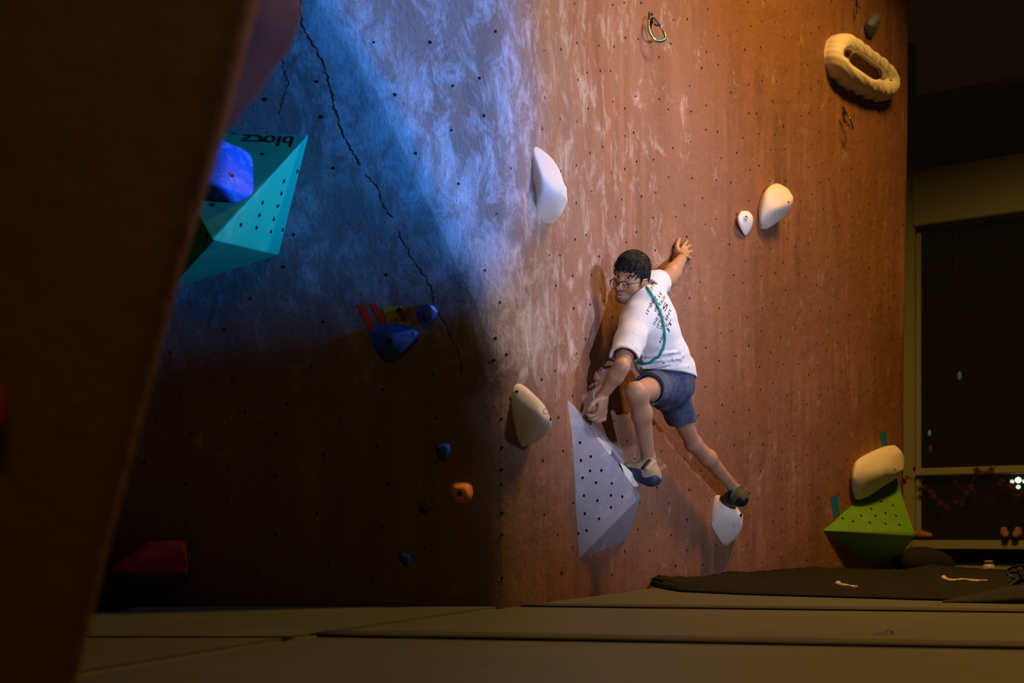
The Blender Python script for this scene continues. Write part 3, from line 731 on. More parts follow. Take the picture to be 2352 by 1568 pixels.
decal('tape_strip', [(2020,992),(2025,991),(2034,1030),(2029,1032)], M['bluetape'], 'blue tape strip above the cream barrel-shaped hold, left one of its pair', 'tape', TG)
decal('tape_strip', [(2028,990),(2033,989),(2040,1026),(2034,1028)], M['bluetape'], 'blue tape strip above the cream barrel-shaped hold, right one of its pair', 'tape', TG)
# scrap of blue tape on the mats
bm = bmesh.new(); c = FP(2038, 1457)
for k, (dx, dy, dz) in enumerate(((-.035,0,.001),(-.02,.004,.006),(-.004,0,.003),(.004,.004,.012),(.014,.0,.010),(.016,.0,.002))):
    for s in (0, 1): bm.verts.new(c+Vector((dx, dy+s*.012, dz)))
bm.verts.ensure_lookup_table()
for k in range(5): bm.faces.new((bm.verts[2*k], bm.verts[2*k+1], bm.verts[2*k+3], bm.verts[2*k+2]))
o = fromb('tape_scrap', bm, M['bluetape'], None, False); o.modifiers.new('t', 'SOLIDIFY').thickness = .001; tag(o, 'curled scrap of blue tape lying on the floor mat at right', 'tape')

# bolt hangers with carabiners
def hanger(px, py, label, big=1.0, cara=None, gate=True, teal=False):
    c, nn, t = frame_at(px, py); e = empty('bolt_hanger', c, label, 'hanger', 'bolt hangers on the brown wall'); up = Vector((0, 0, 1)); kids = []
    bm = bmesh.new(); L = [c+up*.02*big+nn*.003, c+up*0*big+nn*.004, c-up*.014*big+nn*.006, c-up*.022*big+nn*.02, c-up*.034*big+nn*.03]
    tube(bm, catmull(L, 4), .014*big, 8, .16, nn); kids.append(fromb('hanger_plate', bm, M['dsteel']))
    bm = bmesh.new(); tube(bm, [c+nn*.002, c+nn*.012], .008*big, 6, 1, up); kids.append(fromb('bolt_head', bm, M['steel'], None, False))
    adopt(e, kids)
    if cara:
        pts = [PW(a, b, d) for a, b, d in cara]; col = plain('anodised', (.05, .28, .33), .3, .9) if teal else M['steel']
        top = catmull(pts+[pts[0]], 6)[:-1]; n_ = len(top)
        bm = bmesh.new(); tube(bm, top[:int(n_*.72)], .0062, 8); body = fromb('carabiner', bm, M['steel'])
        tag(body, 'carabiner with a teal sleeve clipped to the hanger high on the wall, top centre' if teal else 'narrow steel carabiner hanging below the ring-shaped hold', 'carabiner', 'carabiners hanging on the brown wall')
        bm = bmesh.new(); tube(bm, top[int(n_*.72)-1:]+[top[0]], .0048, 8); fromb('gate', bm, M['dsteel'], body)
        bm = bmesh.new(); k0, k1 = int(n_*.30), int(n_*.55); tube(bm, top[k0:k1], .0074, 8); fromb('sleeve', bm, col, body)
hanger(1494, 42, 'steel bolt hanger with a teal-sleeved carabiner high on the wall, top centre', 1.3, [(1490,46,.03),(1490,68,.035),(1500,88,.05),(1515,95,.06),(1528,88,.065),(1522,70,.055),(1508,48,.045),(1498,38,.035)], teal=True)
hanger(1937, 255, 'steel bolt hanger with a narrow carabiner below the ring-shaped hold', 1.3, [(1935,262,.03),(1942,278,.03),(1952,292,.04),(1958,296,.07),(1956,285,.09),(1948,266,.08),(1940,256,.05)])
hanger(1965, 8, 'steel bolt hanger with a thin strap at the top edge of the picture, right', 1.2)
bm = bmesh.new(); tube(bm, [PW(1965,12,.02), PW(1966,26,.025), PW(1966,41,.02)], .006, 8, .35, WN(1965, 20)); o = fromb('quickdraw_strap', bm, plain('strap_grey', (.12, .12, .16), .8)); tag(o, 'thin grey strap hanging from the hanger at the top edge, right', 'strap')

# ------------------------------------------------------------------ window wall at the right
Q0, QB = 11.56, -.54
def WP(px, z=None, py=None, out=0.0):
    r = (px-CX)/F; Y = Q0/(1-QB*r); p = Vector((r*Y, Y, z if z is not None else CH+(HZ-py)/F*Y)); return p
tw = Vector((1, QB, 0)).normalized(); nw = Vector((QB, -1, 0)).normalized()   # along, towards the room
A0 = WP(2000, 0); 
def wbar(name, u0, u1, z0, z1, dep, mat, parent=None, back=.0):
    bm = bmesh.new(); V = box(bm, (u0, -dep, z0), (u1, back, z1))
    bmesh.ops.bevel(bm, geom=list(bm.edges), offset=.008, segments=2, affect='EDGES')
    for v in bm.verts:
        u, d, z = v.co; v.co = Vector((A0.x, A0.y, 0))+tw*u-nw*d+Vector((0, 0, z))
    return fromb(name, bm, mat, parent, False)
def uw(px): return (WP(px, 0)-A0).dot(tw)
U1 = uw(2105); U2 = uw(2352)+2.5; U0 = uw(2078)-.25
FM = M['frame']
jamb = wbar('window_1', uw(2078), U1, 0, 4.9, .14, FM); jamb['kind'] = 'structure'
for nm, z0, z1, dep in (('window_frame', 4.36, 4.41, .08), ('window_frame', 3.16, 3.68, .16), ('window_frame', .82, .89, .10), ('window_sill', .13, .215, .22), ('window_frame', -.10, -.02, .1)):
    wbar(nm, U1-.02, U2, z0, z1, dep, FM, jamb)
wbar('window_frame', U1, U1+.045, .21, 3.16, .05, FM, jamb)
n = N('window_glass'); M['glass'] = n.done((.02, .02, .02), .04, None, 0, .5, **{'Transmission Weight': 0.0, 'Alpha': .35})
for z0, z1 in ((.215, .82), (.89, 3.16), (3.68, 4.36)):
    wbar('pane', U1, U2, z0, z1, .0, M['glass'], jamb, back=.012)
wbar('panel_under_sill', U1, U2, 0, .13, .02, plain('dark_panel', (.02, .018, .015), .7), jamb)
o = wbar('wall_window', U0-6, uw(2078), -.05, 4.9, .0, plain('dark_wall', (.03, .027, .02), .8), None, .1); o['kind'] = 'structure'
# faint reflections in the dark panes, put in as small glowing beads
def wpt(px, py, d): return WP(px, py=py)+nw*d
for px, py, r, col, s, lab in ((2135,994,.014,(.5,.8,.2),.10,'glowing bead for a faint greenish reflection on the dark glass above the window rail'), (2137,1030,.018,(.5,.45,.2),.02,'glowing bead for a very faint reflection on the glass below the greenish one'),
                               (2204,862,.02,(.8,.8,.3),.05,'glowing bead for a faint yellowish reflection on the upper dark glass'), (2098,740,.0,(1,1,.5),0,'')):
    if not r: continue
    bm = bmesh.new(); bmesh.ops.create_icosphere(bm, subdivisions=2, radius=r*1.6, matrix=Matrix.Translation(WP(px, py=py))@Matrix.Diagonal((.6, .6, 1.3, 1)))
    o = fromb('pane_glint', bm, emis('dim_glow', col, s)); tag(o, lab, 'light')
bm = bmesh.new(); c = wpt(2339, 1108, .02)
lamp = empty('string_light_cluster', c, 'small bright white-green light hanging on the window at the right edge', 'light'); kids = []
for dx, dz, r in ((0, .012, .026), (-.05, 0, .018), (.05, 0, .018), (0, -.05, .02)):
    bm = bmesh.new(); bmesh.ops.create_icosphere(bm, subdivisions=2, radius=r, matrix=Matrix.Translation(c+tw*dx+Vector((0, 0, dz+.01)))); kids.append(fromb('bulb', bm, emis('bulb_glow', (.85, 1, .75), 3 if dx == 0 and dz > 0 else .9)))
adopt(lamp, kids)
# leaf garland
M['leaf'] = plain('red_leaf', (.10, .008, .005), .6)
gar = [(2080,1104),(2092,1092),(2103,1080),(2099,1098),(2118,1102),(2122,1122),(2140,1128),(2150,1140),(2165,1155),(2175,1162),(2197,1150),(2214,1154),(2220,1134),(2232,1120),(2243,1082),(2252,1088),(2266,1086),(2278,1078),(2302,1108),(2322,1120),(2336,1142),(2350,1130)]
e = empty('leaf_garland', wpt(2103, 1085, .12), 'garland of small dark red leaves draped along the window rail', 'garland'); kids = []
bm = bmesh.new(); tube(bm, catmull([wpt(a, b, .13) for a, b in gar], 3), .003, 5); kids.append(fromb('garland_stem', bm, plain('twig', (.08, .05, .03), .8)))
rl_ = random.Random(5)
for a, b in gar:
    for q in range(2 if a > 2110 else 3):
        bm = bmesh.new(); c = wpt(a+rl_.uniform(-4, 4), b+rl_.uniform(-4, 4), .13+rl_.uniform(-.01, .02)); s = rl_.uniform(.022, .038); an = rl_.uniform(0, 6)
        tip = []; nn = (nw+Vector((rl_.uniform(-.4, .4), rl_.uniform(-.4, .4), rl_.uniform(-.4, .4)))).normalized(); t = nn.cross(Vector((0, 0, 1))).normalized(); u = nn.cross(t)
        for k in range(10):
            r = s if k % 2 == 0 else s*.42; tip.append(bm.verts.new(c+(t*math.cos(an+k*math.pi/5)+u*math.sin(an+k*math.pi/5))*r+nn*(.006 if k % 2 else 0)))
        cv = bm.verts.new(c+nn*.004)
        for k in range(10): bm.faces.new((tip[k], tip[(k+1) % 10], cv))
        kids.append(fromb('leaf', bm, M['leaf'], None, False))
adopt(e, kids)
# shoes on the sill
M['tan'] = plain('tan_leather', (.38, .19, .10), .6); M['sole'] = plain('black_rubber', (.01, .01, .01), .6)
def sill_shoe(px, py, ang, label, s=1.0):
    c = wpt(px, py, .16); e = empty('climbing_shoe', c, label, 'shoe', 'shoes left on the window sill'); f = (nw*math.cos(ang)+tw*math.sin(ang)); l = Vector((0, 0, 1)).cross(f)
    S = SDF(); z = Vector((0, 0, 1)); S.cap(c+f*.09*s+z*.028, c+f*.02*s+z*.04, .026, .033, k=.02).cap(c+f*.02*s+z*.04, c-f*.09*s+z*.045, .033, .032, k=.02).cap(c-f*.06*s+z*.05, c-f*.06*s+z*.085, .03, .026, k=.02)
    S.cap(c-f*.05*s+z*.07, c-f*.055*s+z*.14, .018, .022, k=.006, op='s'); a = S.mesh(.006, 'upper', M['tan'])
    S = SDF(); S.cap(c+f*.10*s+z*.012, c-f*.10*s+z*.012, .030, .028, k=.01).cut(c+z*.02, (0, 0, 1)); b = S.mesh(.006, 'sole', M['sole']); adopt(e, [a, b])
sill_shoe(2309, 1236, .1, 'tan shoe on the window sill near the right edge, left one of the pair')
sill_shoe(2337, 1236, -.1, 'tan shoe on the window sill near the right edge, right one of the pair')
sill_shoe(2116, 1236, 1.35, 'single tan shoe on the sill just behind the tip of the green volume')
# jar, dark bag, strap loops
c = on_sheet(2271, 1322, 0); Yj = 6.3; c = Vector(((2271-CX)/F*Yj, Yj, CH+(HZ-1322)/F*Yj)); 
e = empty('jar', c, 'pale jar standing behind the canvas sheet below the window', 'jar')
bm = bmesh.new(); pr = [(0,0),(.032,0),(.035,.006),(.035,.060),(.030,.070),(.022,.075),(.022,.080),(0,.080)]
def lathe(bm, c, pr, seg=20):
    R_ = [[bm.verts.new(c+Vector((r*math.cos(k*2*math.pi/seg), r*math.sin(k*2*math.pi/seg), z))) for k in range(seg)] for r, z in pr if r > 0]
    for a, b in zip(R_[:-1], R_[1:]):
        for k in range(seg): bm.faces.new((a[k], a[(k+1) % seg], b[(k+1) % seg], b[k]))
    bm.faces.new(R_[0][::-1]); bm.faces.new(R_[-1])
lathe(bm, c, pr); k1 = fromb('jar_body', bm, plain('jar_glass', (.40, .38, .30), .4)); bm = bmesh.new(); lathe(bm, c, [(.026,.078),(.026,.094),(.024,.097)]); k2 = fromb('lid', bm, plain('jar_lid', (.20, .19, .14), .5))
bm = bmesh.new(); lathe(bm, c, [(.0356,.012),(.0356,.036)]); k3 = fromb('label_band', bm, plain('jar_label', (.30, .08, .05), .7)); adopt(e, [k1, k2, k3])
S = SDF(); Yb = 7.2
for a, b, r in ((2090,1290,.10),(2120,1282,.10),(2148,1292,.09),(2165,1300,.06),(2105,1300,.10)): S.ell(P(a, b, Yb), (r*1.2, r, r*.8), k=.08)
S.cut((0, 0, .0), (0, 0, -1)); o = S.mesh(.015, 'duffel_bag', plain('bag_black', (.006, .006, .006), .9)); tag(o, 'slumped black bag on the floor between the green volume and the window', 'bag')
bm = bmesh.new()
for dx, dz, s in ((0, 0, 1), (.02, .012, .7), (-.015, -.02, .8)):
    Yc = 4.6; c = P(2340, 1316, Yc)+Vector((dx, 0, dz)); tube(bm, [c+Vector((.045*s*math.cos(a*math.pi/9), .02*math.sin(a), .035*s*math.sin(a*math.pi/9))) for a in range(18)], .006, 6, .35, (0, 1, .2), closed=True)
tube(bm, [P(2345,1325,4.6), P(2325,1340,4.5), P(2316,1352,4.4)], .007, 6, .3, (0, 1, 0))
o = fromb('webbing_strap', bm, plain('webbing', (.035, .035, .03), .8)); tag(o, 'tangled dark webbing strap on the canvas sheet at the right edge', 'strap')

# ================================================================== THE CLIMBER
def np3(v): return np.array(v, float)
Lsh, Rsh = P(1458,748,4.37), P(1497,655,4.60)
NB, PC = P(1474,686,4.44), P(1541,880,4.70)
Lel, Lwr = P(1427,843,4.19), P(1384,908,4.27)
Rel, Rwr = P(1534,640,4.84), P(1566,594,5.05)
Lhp, Rhp = P(1520,886,4.62), P(1534,893,4.78)
Lkn, Lan = P(1461,901,4.22), P(1489,1052,4.50)
Rkn, Ran = P(1592,1018,5.07), P(1688,1124,5.36)
ax_a = (Rsh-Lsh).normalized(); ax_s = (NB-PC).normalized(); ax_n = ax_a.cross(ax_s).normalized(); ax_a = ax_s.cross(ax_n).normalized()
TR = np.array([ax_a, ax_n, ax_s])
hp_a = (Rhp-Lhp).normalized(); hp_n = hp_a.cross(ax_s).normalized(); hp_s = hp_n.cross(hp_a).normalized()
HPm = np.array([hp_a, hp_n, hp_s])
def lerp(a, b, t): return a+(b-a)*t
# head frame
fw = Vector((-.66, -.70, -.27)).normalized(); u0 = Vector((.37, 0, .93)); up_ = (u0-fw*u0.dot(fw)).normalized(); lf = up_.cross(fw).normalized()
HS = .87; HC = P(1450, 640, 4.42)
def H(x, y, z): return HC+(lf*x+fw*y+up_*z)*HS
HR = np.array([lf, fw, up_])
def add_head(S):
    s = HS
    def e(c, r, k=.02, op='u', rot=None):
        R = HR if rot is None else rot@HR
        S.ell(H(*c), np.array(r)*s, R, k*s, op)
    def c_(a, b, ra, rb=None, k=.015, op='u'): S.cap(H(*a), H(*b), ra*s, (ra if rb is None else rb)*s, k*s, op)
    e((0, -.012, .045), (.074, .095, .083), .02)
    e((0, .030, -.010), (.062, .062, .075), .03)
    e((0, .030, -.050), (.048, .052, .056), .03)
    for m in (-1, 1):
        c_((m*.054, -.005, -.045), (m*.022, .056, -.088), .017, .014, .035)
        e((m*.043, .052, -.026), (.022, .022, .020), .03)
        c_((m*.010, .083, .038), (m*.048, .066, .037), .009, .008, .02)
    c_((-.009, .072, -.096), (.009, .072, -.096), .015, .015, .03)
    for m in (-1, 1): S.ell(H(m*.031, .094, .014), np.array((.020, .016, .014))*s, HR, .012*s, 's')
    c_((0, .082, .024), (0, .108, -.038), .0078, .0118, .014)
    for m in (-1, 1): e((m*.013, .094, -.044), (.009, .011, .008), .008)
    for m in (-1, 1): S.ell(H(m*.007, .101, -.052), np.array((.0042, .006, .004))*s, HR, .003*s, 's')
    c_((0, .088, -.055), (0, .088, -.085), .015, .012, .02)
    c_((-.019, .086, -.066), (0, .0995, -.063), .0045, .0064, .006); c_((.019, .086, -.066), (0, .0995, -.063), .0045, .0064, .006)
    c_((-.016, .085, -.077), (0, .0970, -.079), .005, .0078, .006); c_((.016, .085, -.077), (0, .0970, -.079), .005, .0078, .006)
    c_((-.016, .094, -.0705), (.016, .094, -.0705), .0012, .0028, .003, 's'); S.ell(H(0, .106, -.0705), np.array((.015, .013, .0028))*s, HR, .002, 's')
    for m in (-1, 1):   # lids around the eyeballs
        S.ell(H(m*.031, .0735, .0145), np.array((.0165, .0135, .0135))*s, HR, .005*s)
        S.ell(H(m*.031, .090, .0140), np.array((.0142, .0140, .0056))*s, HR, .0015*s, 's')
    for m in (-1, 1):   # ears
        e((m*.077, .000, -.024), (.0075, .021, .034), .006, 'u')
        c_((m*.083, -.022, -.004), (m*.086, -.014, -.034), .0048, .0045, .004); c_((m*.081, .012, .004), (m*.085, -.014, .008), .0048, .0048, .004)
        e((m*.076, .008, -.054), (.006, .010, .011), .006)
        S.ell(H(m*.088, .003, -.020), np.array((.0085, .011, .019))*s, HR, .003*s, 's')
def add_hand(S, wr, dirv, normal, fingers, thumb, k=.006, sc=1.0, palmw=.040):
    """wr wrist, dirv towards knuckles, normal = back of hand; fingers given as joint lists"""
    side = dirv.cross(normal).normalized()
    for j in fingers:
        S.cap(wr+dirv*.012+(j[0]-wr-dirv*.01)*.12, j[0], .017*sc, .0115*sc, .016)
        S.cap(j[0], j[1], .0105*sc, .0092*sc, k); S.cap(j[1], j[2], .0092*sc, .0083*sc, .004); S.cap(j[2], j[3], .0083*sc, .0070*sc, .004)
    S.cap(thumb[0], thumb[1], .018*sc, .0125*sc, .016); S.cap(thumb[1], thumb[2], .0125*sc, .0105*sc, .005); S.cap(thumb[2], thumb[3], .0105*sc, .0085*sc, .004)
# joint positions of both hands
lh_dir = (P(1386,950,4.285)-Lwr).normalized(); 
kn = [P(1372,950,4.245), P(1379,952,4.262), P(1385,950,4.280), P(1389,944,4.296)]
lfing = [[kn[0], P(1363,954,4.225), P(1355,955,4.222), P(1350,953,4.226)],
         [kn[1], P(1371,961,4.238), P(1362,963,4.232), P(1354,960,4.236)],
         [kn[2], P(1380,965,4.262), P(1371,967,4.256), P(1363,964,4.256)],
         [kn[3], P(1388,962,4.290), P(1380,965,4.285), P(1372,964,4.28)]]
lthumb = [P(1378,914,4.262), P(1366,920,4.235), P(1358,931,4.222), P(1352,940,4.222)]
rh_n = WN(1572, 575)
def RW(px, py, d): return PW(px, py, d)
rkn = [RW(1566,573,.030), RW(1572,575,.030), RW(1576,580,.030), RW(1577,587,.030)]
rfing = [[rkn[0], RW(1570,564,.030), RW(1575,558,.020), RW(1578,554,.010)],
         [rkn[1], RW(1577,569,.032), RW(1582,566,.022), RW(1585,563,.010)],
         [rkn[2], RW(1581,579,.032), RW(1585,578,.022), RW(1588,576,.010)],
         [rkn[3], RW(1581,590,.028), RW(1585,592,.018), RW(1587,593,.010)]]
rthumb = [RW(1560,585,.045), RW(1555,570,.030), RW(1556,559,.022), RW(1560,549,.011)]
def arms(S, f=0.0):
    m = lerp(Lsh, Lel, .45); S.cap(Lsh, m, .052+f, .050+f, k=.03); S.cap(m, Lel, .043+f, .032+f, k=.02)
    m2 = lerp(Lel, Lwr, .3); S.cap(Lel, m2, .031+f, .034+f, k=.02); S.cap(m2, Lwr, .034+f, .023+f, k=.02)
    m = lerp(Rsh, Rel, .5); S.cap(Rsh, m, .052+f, .050+f, k=.03); S.cap(m, Rel, .048+f, .042+f, k=.02)
    m2 = lerp(Rel, Rwr, .3); S.cap(Rel, m2, .040+f, .042+f, k=.02); S.cap(m2, Rwr, .042+f, .026+f, k=.02)
def torso(S, f=0.0, neck=True):
    S.ell(lerp(NB, PC, .30), np.array((.150, .100, .19))+f, TR, .03)
    S.ell(lerp(NB, PC, .66)-ax_n*.005, np.array((.130, .090, .15))+f, TR, .05)
    S.ell(lerp(NB, PC, .98), np.array((.150, .100, .10))+f, HPm, .05)
    S.cap(lerp(NB, Lsh, .25)-ax_s*.030, lerp(NB, Lsh, .95), .043+f, .050+f, k=.04); S.cap(lerp(NB, Rsh, .25)-ax_s*.02, lerp(NB, Rsh, .95), .045+f, .050+f, k=.04)
neck_top = H(0, -.025, -.055)
B = SDF(); torso(B); B.cap(NB-ax_s*.03, neck_top, .056, .052, k=.03); arms(B)
add_head(B)
def leg(S, hp, kne, ank, f, fwd, hi=0.0, g=1.0):
    m = lerp(hp, kne, .45); S.cap(hp, m, .070*g, .057*g, k=.03); S.cap(m, kne, .056*g, .041*g, k=.02)
    if hi: return
    S.cap(kne, kne, .038*g, .038*g, k=.02); kf = kne+fwd*.012; S.ell(kf, (.030*g,)*3, None, .02)
    c = lerp(kne, ank, .30)-fwd*.014; S.cap(kne-fwd*.008, c, .035+f, .040+f, k=.03); S.cap(c, lerp(kne, ank, .97), .039+f, .027+f, k=.03)
    S.cap(kf, ank, .030, .025, k=.02)
lfw = Vector((-.75, -.55, .1)).normalized(); rfw = Vector((-.6, .6, .2)).normalized()
leg(B, Lhp, Lkn, Lan, 0, lfw); leg(B, Rhp, Rkn, Ran, 0, rfw, 0, .92)
Ltoe, Lheel = P(1441,1072,4.50), P(1500,1102,4.44)
Rtoe, Rheel = P(1665,1141,5.42), P(1704,1150,5.30)
B.cap(Lan, lerp(Lheel, Ltoe, .25), .030, .030, k=.02).cap(lerp(Lheel, Ltoe, .25), lerp(Lheel, Ltoe, .85), .028, .020, k=.02)
B.cap(Ran, lerp(Rheel, Rtoe, .25), .030, .030, k=.02).cap(lerp(Rheel, Rtoe, .25), lerp(Rheel, Rtoe, .85), .028, .020, k=.02)
add_hand(B, Lwr, lh_dir, Vector((1, -.4, .1)), lfing, lthumb); add_hand(B, Rwr, (rkn[1]-Rwr).normalized(), rh_n, rfing, rthumb)
n = N('skin'); at = n.new('VertexColor', layer_name='tone').outputs[0]
f = n.noise(30, 4); c_ = n.mix(f, (.38, .205, .125), (.47, .27, .175)); hair_ = n.noise(420, 3, .7, n.mapp((1.5, 1.5, .35)))
c_ = n.mix(n.math('MULTIPLY', n.ramp(hair_, .52, .72), n.math('MULTIPLY', n.sub(at, 2), .4)), c_, (.10, .05, .03))
c_ = n.mix(n.math('MULTIPLY', n.sub(at, 1), n.math('ADD', .35, n.math('MULTIPLY', n.noise(700, 2), .7))), c_, (.055, .035, .03))
c_ = n.mix(n.sub(at, 0), c_, (.36, .13, .10))
M['skin'] = n.done(c_, .48, n.bump(n.noise(300, 3), .12, .002), 0, .4, **{'Subsurface Weight': .08, 'Subsurface Scale': .01})
body = B.mesh(.0024, 'skin', M['skin']); relax(body, 1, .25)
# colour zones: red = lips, green = beard stubble, blue = body hair on forearms and shins
me = body.data; A = np.array([v.co for v in me.vertices]); q = (A-np3(HC))@HR.T/HS
nearh = np.linalg.norm(q, axis=1) < .17
def sm(x, a, b): t = np.clip((x-a)/(b-a), 0, 1); return t*t*(3-2*t)
lip = nearh*np.exp(-(q[:, 0]/.018)**4)*np.exp(-((q[:, 2]+.0715)/.0105)**4)*(q[:, 1] > .088)
jaw = nearh*1.1*sm(-q[:, 2], .035, .068)*sm(q[:, 1], -.015, .01)*(q[:, 2] > -.135)
jaw = jaw*(1-.0*jaw); side = nearh*sm(np.abs(q[:, 0]), .050, .060)*sm(-q[:, 2], .0, .03)*sm(q[:, 1], -.012, .0)*(1-sm(q[:, 1], .03, .045))
must = nearh*np.exp(-((q[:, 2]+.0555)/.0065)**2)*np.exp(-(q[:, 0]/.026)**4)*(q[:, 1] > .07)
cheek = np.exp(-((np.abs(q[:, 0])-.03)/.018)**2)*np.exp(-((q[:, 2]+.06)/.03)**2)*(q[:, 1] > .03)
beard = np.clip(.85*jaw*(1-.8*cheek)+.75*side+.9*must+.5*nearh*np.exp(-(q[:, 0]/.02)**2)*np.exp(-((q[:, 2]+.102)/.014)**2)*(q[:, 1] > .05), 0, .85)*(1-np.clip(lip*1.4, 0, 1))
def segd(a, b):
    a, b = np3(a), np3(b); ba = b-a; h = np.clip(((A-a)@ba)/(ba@ba), 0, 1); return np.linalg.norm(A-a-h[:, None]*ba, axis=1)
bh = np.clip(sum((segd(a, b) < .07).astype(float) for a, b in ((Lel, Lwr), (Rel, Rwr), (Lkn, Lan), (Rkn, Ran))), 0, 1)
ca = me.color_attributes.new('tone', 'FLOAT_COLOR', 'POINT'); ca.data.foreach_set('color', np.stack([np.clip(lip, 0, 1)*.8, beard, bh, np.ones(len(A))], 1).ravel().astype(np.float32))
person = empty('person', (Ran.x, Ran.y, Ran.z-.05), 'climber in a white t-shirt and navy shorts leaning on the brown wall, looking back', 'person')
kids = [body]
SKB = bvh_of(body)

# ---- shirt
S = SDF(); torso(S, .016)
S.cap(lerp(NB, PC, .72)+ax_n*.02, lerp(NB, PC, .98)+ax_n*.015, .100, .098, k=.05)
S.cap(P(1500,835,4.60), P(1564,842,4.72), .060, .056, k=.05); S.cap(P(1556,800,4.74), P(1570,850,4.76), .035, .034, k=.04)
S.cap(P(1484,840,4.54), P(1530,868,4.60), .040, .07, k=.05); S.cap(P(1530,868,4.60), P(1554,875,4.74), .07, .060, k=.05)
cuffL = lerp(Lsh, Lel, .78); S.cap(lerp(NB, Lsh, .8), lerp(Lsh, Lel, .35), .062, .064, k=.04); S.cap(lerp(Lsh, Lel, .35), lerp(Lsh, Lel, 1.0)+Vector((-.004, 0, 0)), .063, .066, k=.03)
cuffR = lerp(Rsh, Rel, .30); S.cap(lerp(NB, Rsh, .8), lerp(Rsh, Rel, .55), .060, .066, k=.04)
S.cap(NB-ax_s*.01, lerp(NB, neck_top, .34), .062, .058, k=.03)          # collar
rn = random.Random(11)
def fold(pts, r, k=.012, op='u', sink=.0):
    L = []
    for a, b, Y in pts: L.append(P(a, b, Y))
    for i in range(len(L)-1): S.cap(L[i], L[i+1], r*(.5 if i == 0 else 1), r*(.5 if i == len(L)-2 else 1), k=k, op=op)
shirt_pre = [(((1488,818),(1520,812),(1552,811)),.007),(((1480,828),(1520,824),(1570,817)),.006),(((1487,834),(1530,830),(1562,826)),.007),(((1478,845),(1520,838),(1548,830)),.008),(((1485,853),(1530,848),(1580,840)),.006),(((1462,800),(1475,815),(1480,830)),.006)]
_tmp = S.mesh(.006, 'tmp', None); STB = bvh_of(_tmp); bpy.data.objects.remove(_tmp)
for pts_, r_ in shirt_pre:
    L = []
    for a, b in pts_:
        h = ray(STB, a, b)
        if h[0]: L.append(h[0])
    L = catmull(L, 4) if len(L) > 2 else L
    for i in range(len(L)-1): S.cap(L[i], L[i+1], r_, r_, k=.010)
for pts_, r_ in (((((1490,823),(1525,819),(1560,814))),.006),((((1482,839),(1520,834),(1560,829))),.006)):
    L = [ray(STB, a, b)[0] for a, b in pts_]; L = [x for x in L if x]; L = catmull(L, 4) if len(L) > 2 else L
    for i in range(len(L)-1): S.cap(L[i], L[i+1], r_, r_, k=.010, op='s')
def wob(X, d): return d+.0018*np.sin(X[:, 2]*58+X[:, 0]*31)*np.sin(X[:, 1]*43-X[:, 2]*20)
S.fun(wob)
# openings: neck, cuffs, hem
S.cut(lerp(NB, neck_top, .24), np3((neck_top-NB).normalized()), .003, .11, lerp(NB, neck_top, .5))
S.cut(cuffL, np3((Lel-Lsh).normalized()+Vector((0, .0, -.15))), .002, .13, lerp(Lel, Lwr, .0)+Vector((-.02, 0, -.03)))
S.cut(cuffR+Vector((0, .015, 0)), np3((Rel-Rsh).normalized()), .002, .17, lerp(Rsh, Rel, .95))
hemc = P(1530, 856, 4.6); S.cut(hemc+Vector((0, 0, -.004)), (-.03, 0, -1), .003)
for a, b, ra, rb in ((lerp(Lsh, Lel, .5), lerp(Lsh, Lel, 1.15), .051, .056), (lerp(Rsh, Rel, .1), lerp(Rsh, Rel, 1.1), .054, .062), (NB, neck_top, .056, .060)): S.cap(a, b, ra, rb, k=.002, op='s')
n = N('shirt_cloth'); c_ = n.mix(n.noise(350, 3, .7), (.60, .62, .70), (.70, .72, .79))
M['shirt'] = n.done(c_, .85, n.bump(n.noise(900, 2), .25, .001, n.bump(n.noise(14, 3, .5, n.mapp((1, 1, 1.8))), .22, .02)), 0, .15)
shirt = S.mesh(.0034, 'shirt', M['shirt']); relax(shirt, 2); kids.append(shirt); SB = bvh_of(shirt)
print('shirt done')
# seams and lettering on the back of the shirt
def on(tree, pts, off, n_=6):
    L = []; NN = []
    for q_ in catmull([Vector((a, b, 0)) for a, b in pts], n_):
        h = ray(tree, q_.x, q_.y)
        if h[0] is None: continue
        nn = h[1] if h[1].dot(EYE-h[0]) > 0 else -h[1]; L.append(h[0]+nn*off); NN.append(nn)
    return L, NN
def stripe(name, tree, pts, rad, flat, off, mat, parent, n_=6):
    L, NN = on(tree, pts, off, n_)
    # smooth depth jumps
    for _ in range(3):
        L = [L[0]]+[(L[i-1]+L[i]*2+L[i+1])/4 for i in range(1, len(L)-1)]+[L[-1]]
        NN = [NN[0]]+[(NN[i-1]+NN[i]*2+NN[i+1]).normalized() for i in range(1, len(L)-1)]+[NN[-1]]
    bm = bmesh.new(); tube(bm, L, rad, 8, flat, NN); return fromb(name, bm, mat, parent)
M['stitch'] = plain('shirt_seam', (.52, .54, .64), .9)
stripe('seam', SB, [(1452,762),(1466,772),(1477,792),(1482,815),(1482,838)], .0008, .6, .0003, M['stitch'], shirt)
stripe('seam', SB, [(1485,663),(1489,680),(1483,690),(1468,700),(1452,704)], .0010, .6, .0002, M['stitch'], shirt)
UPV = (-.62, -.70)
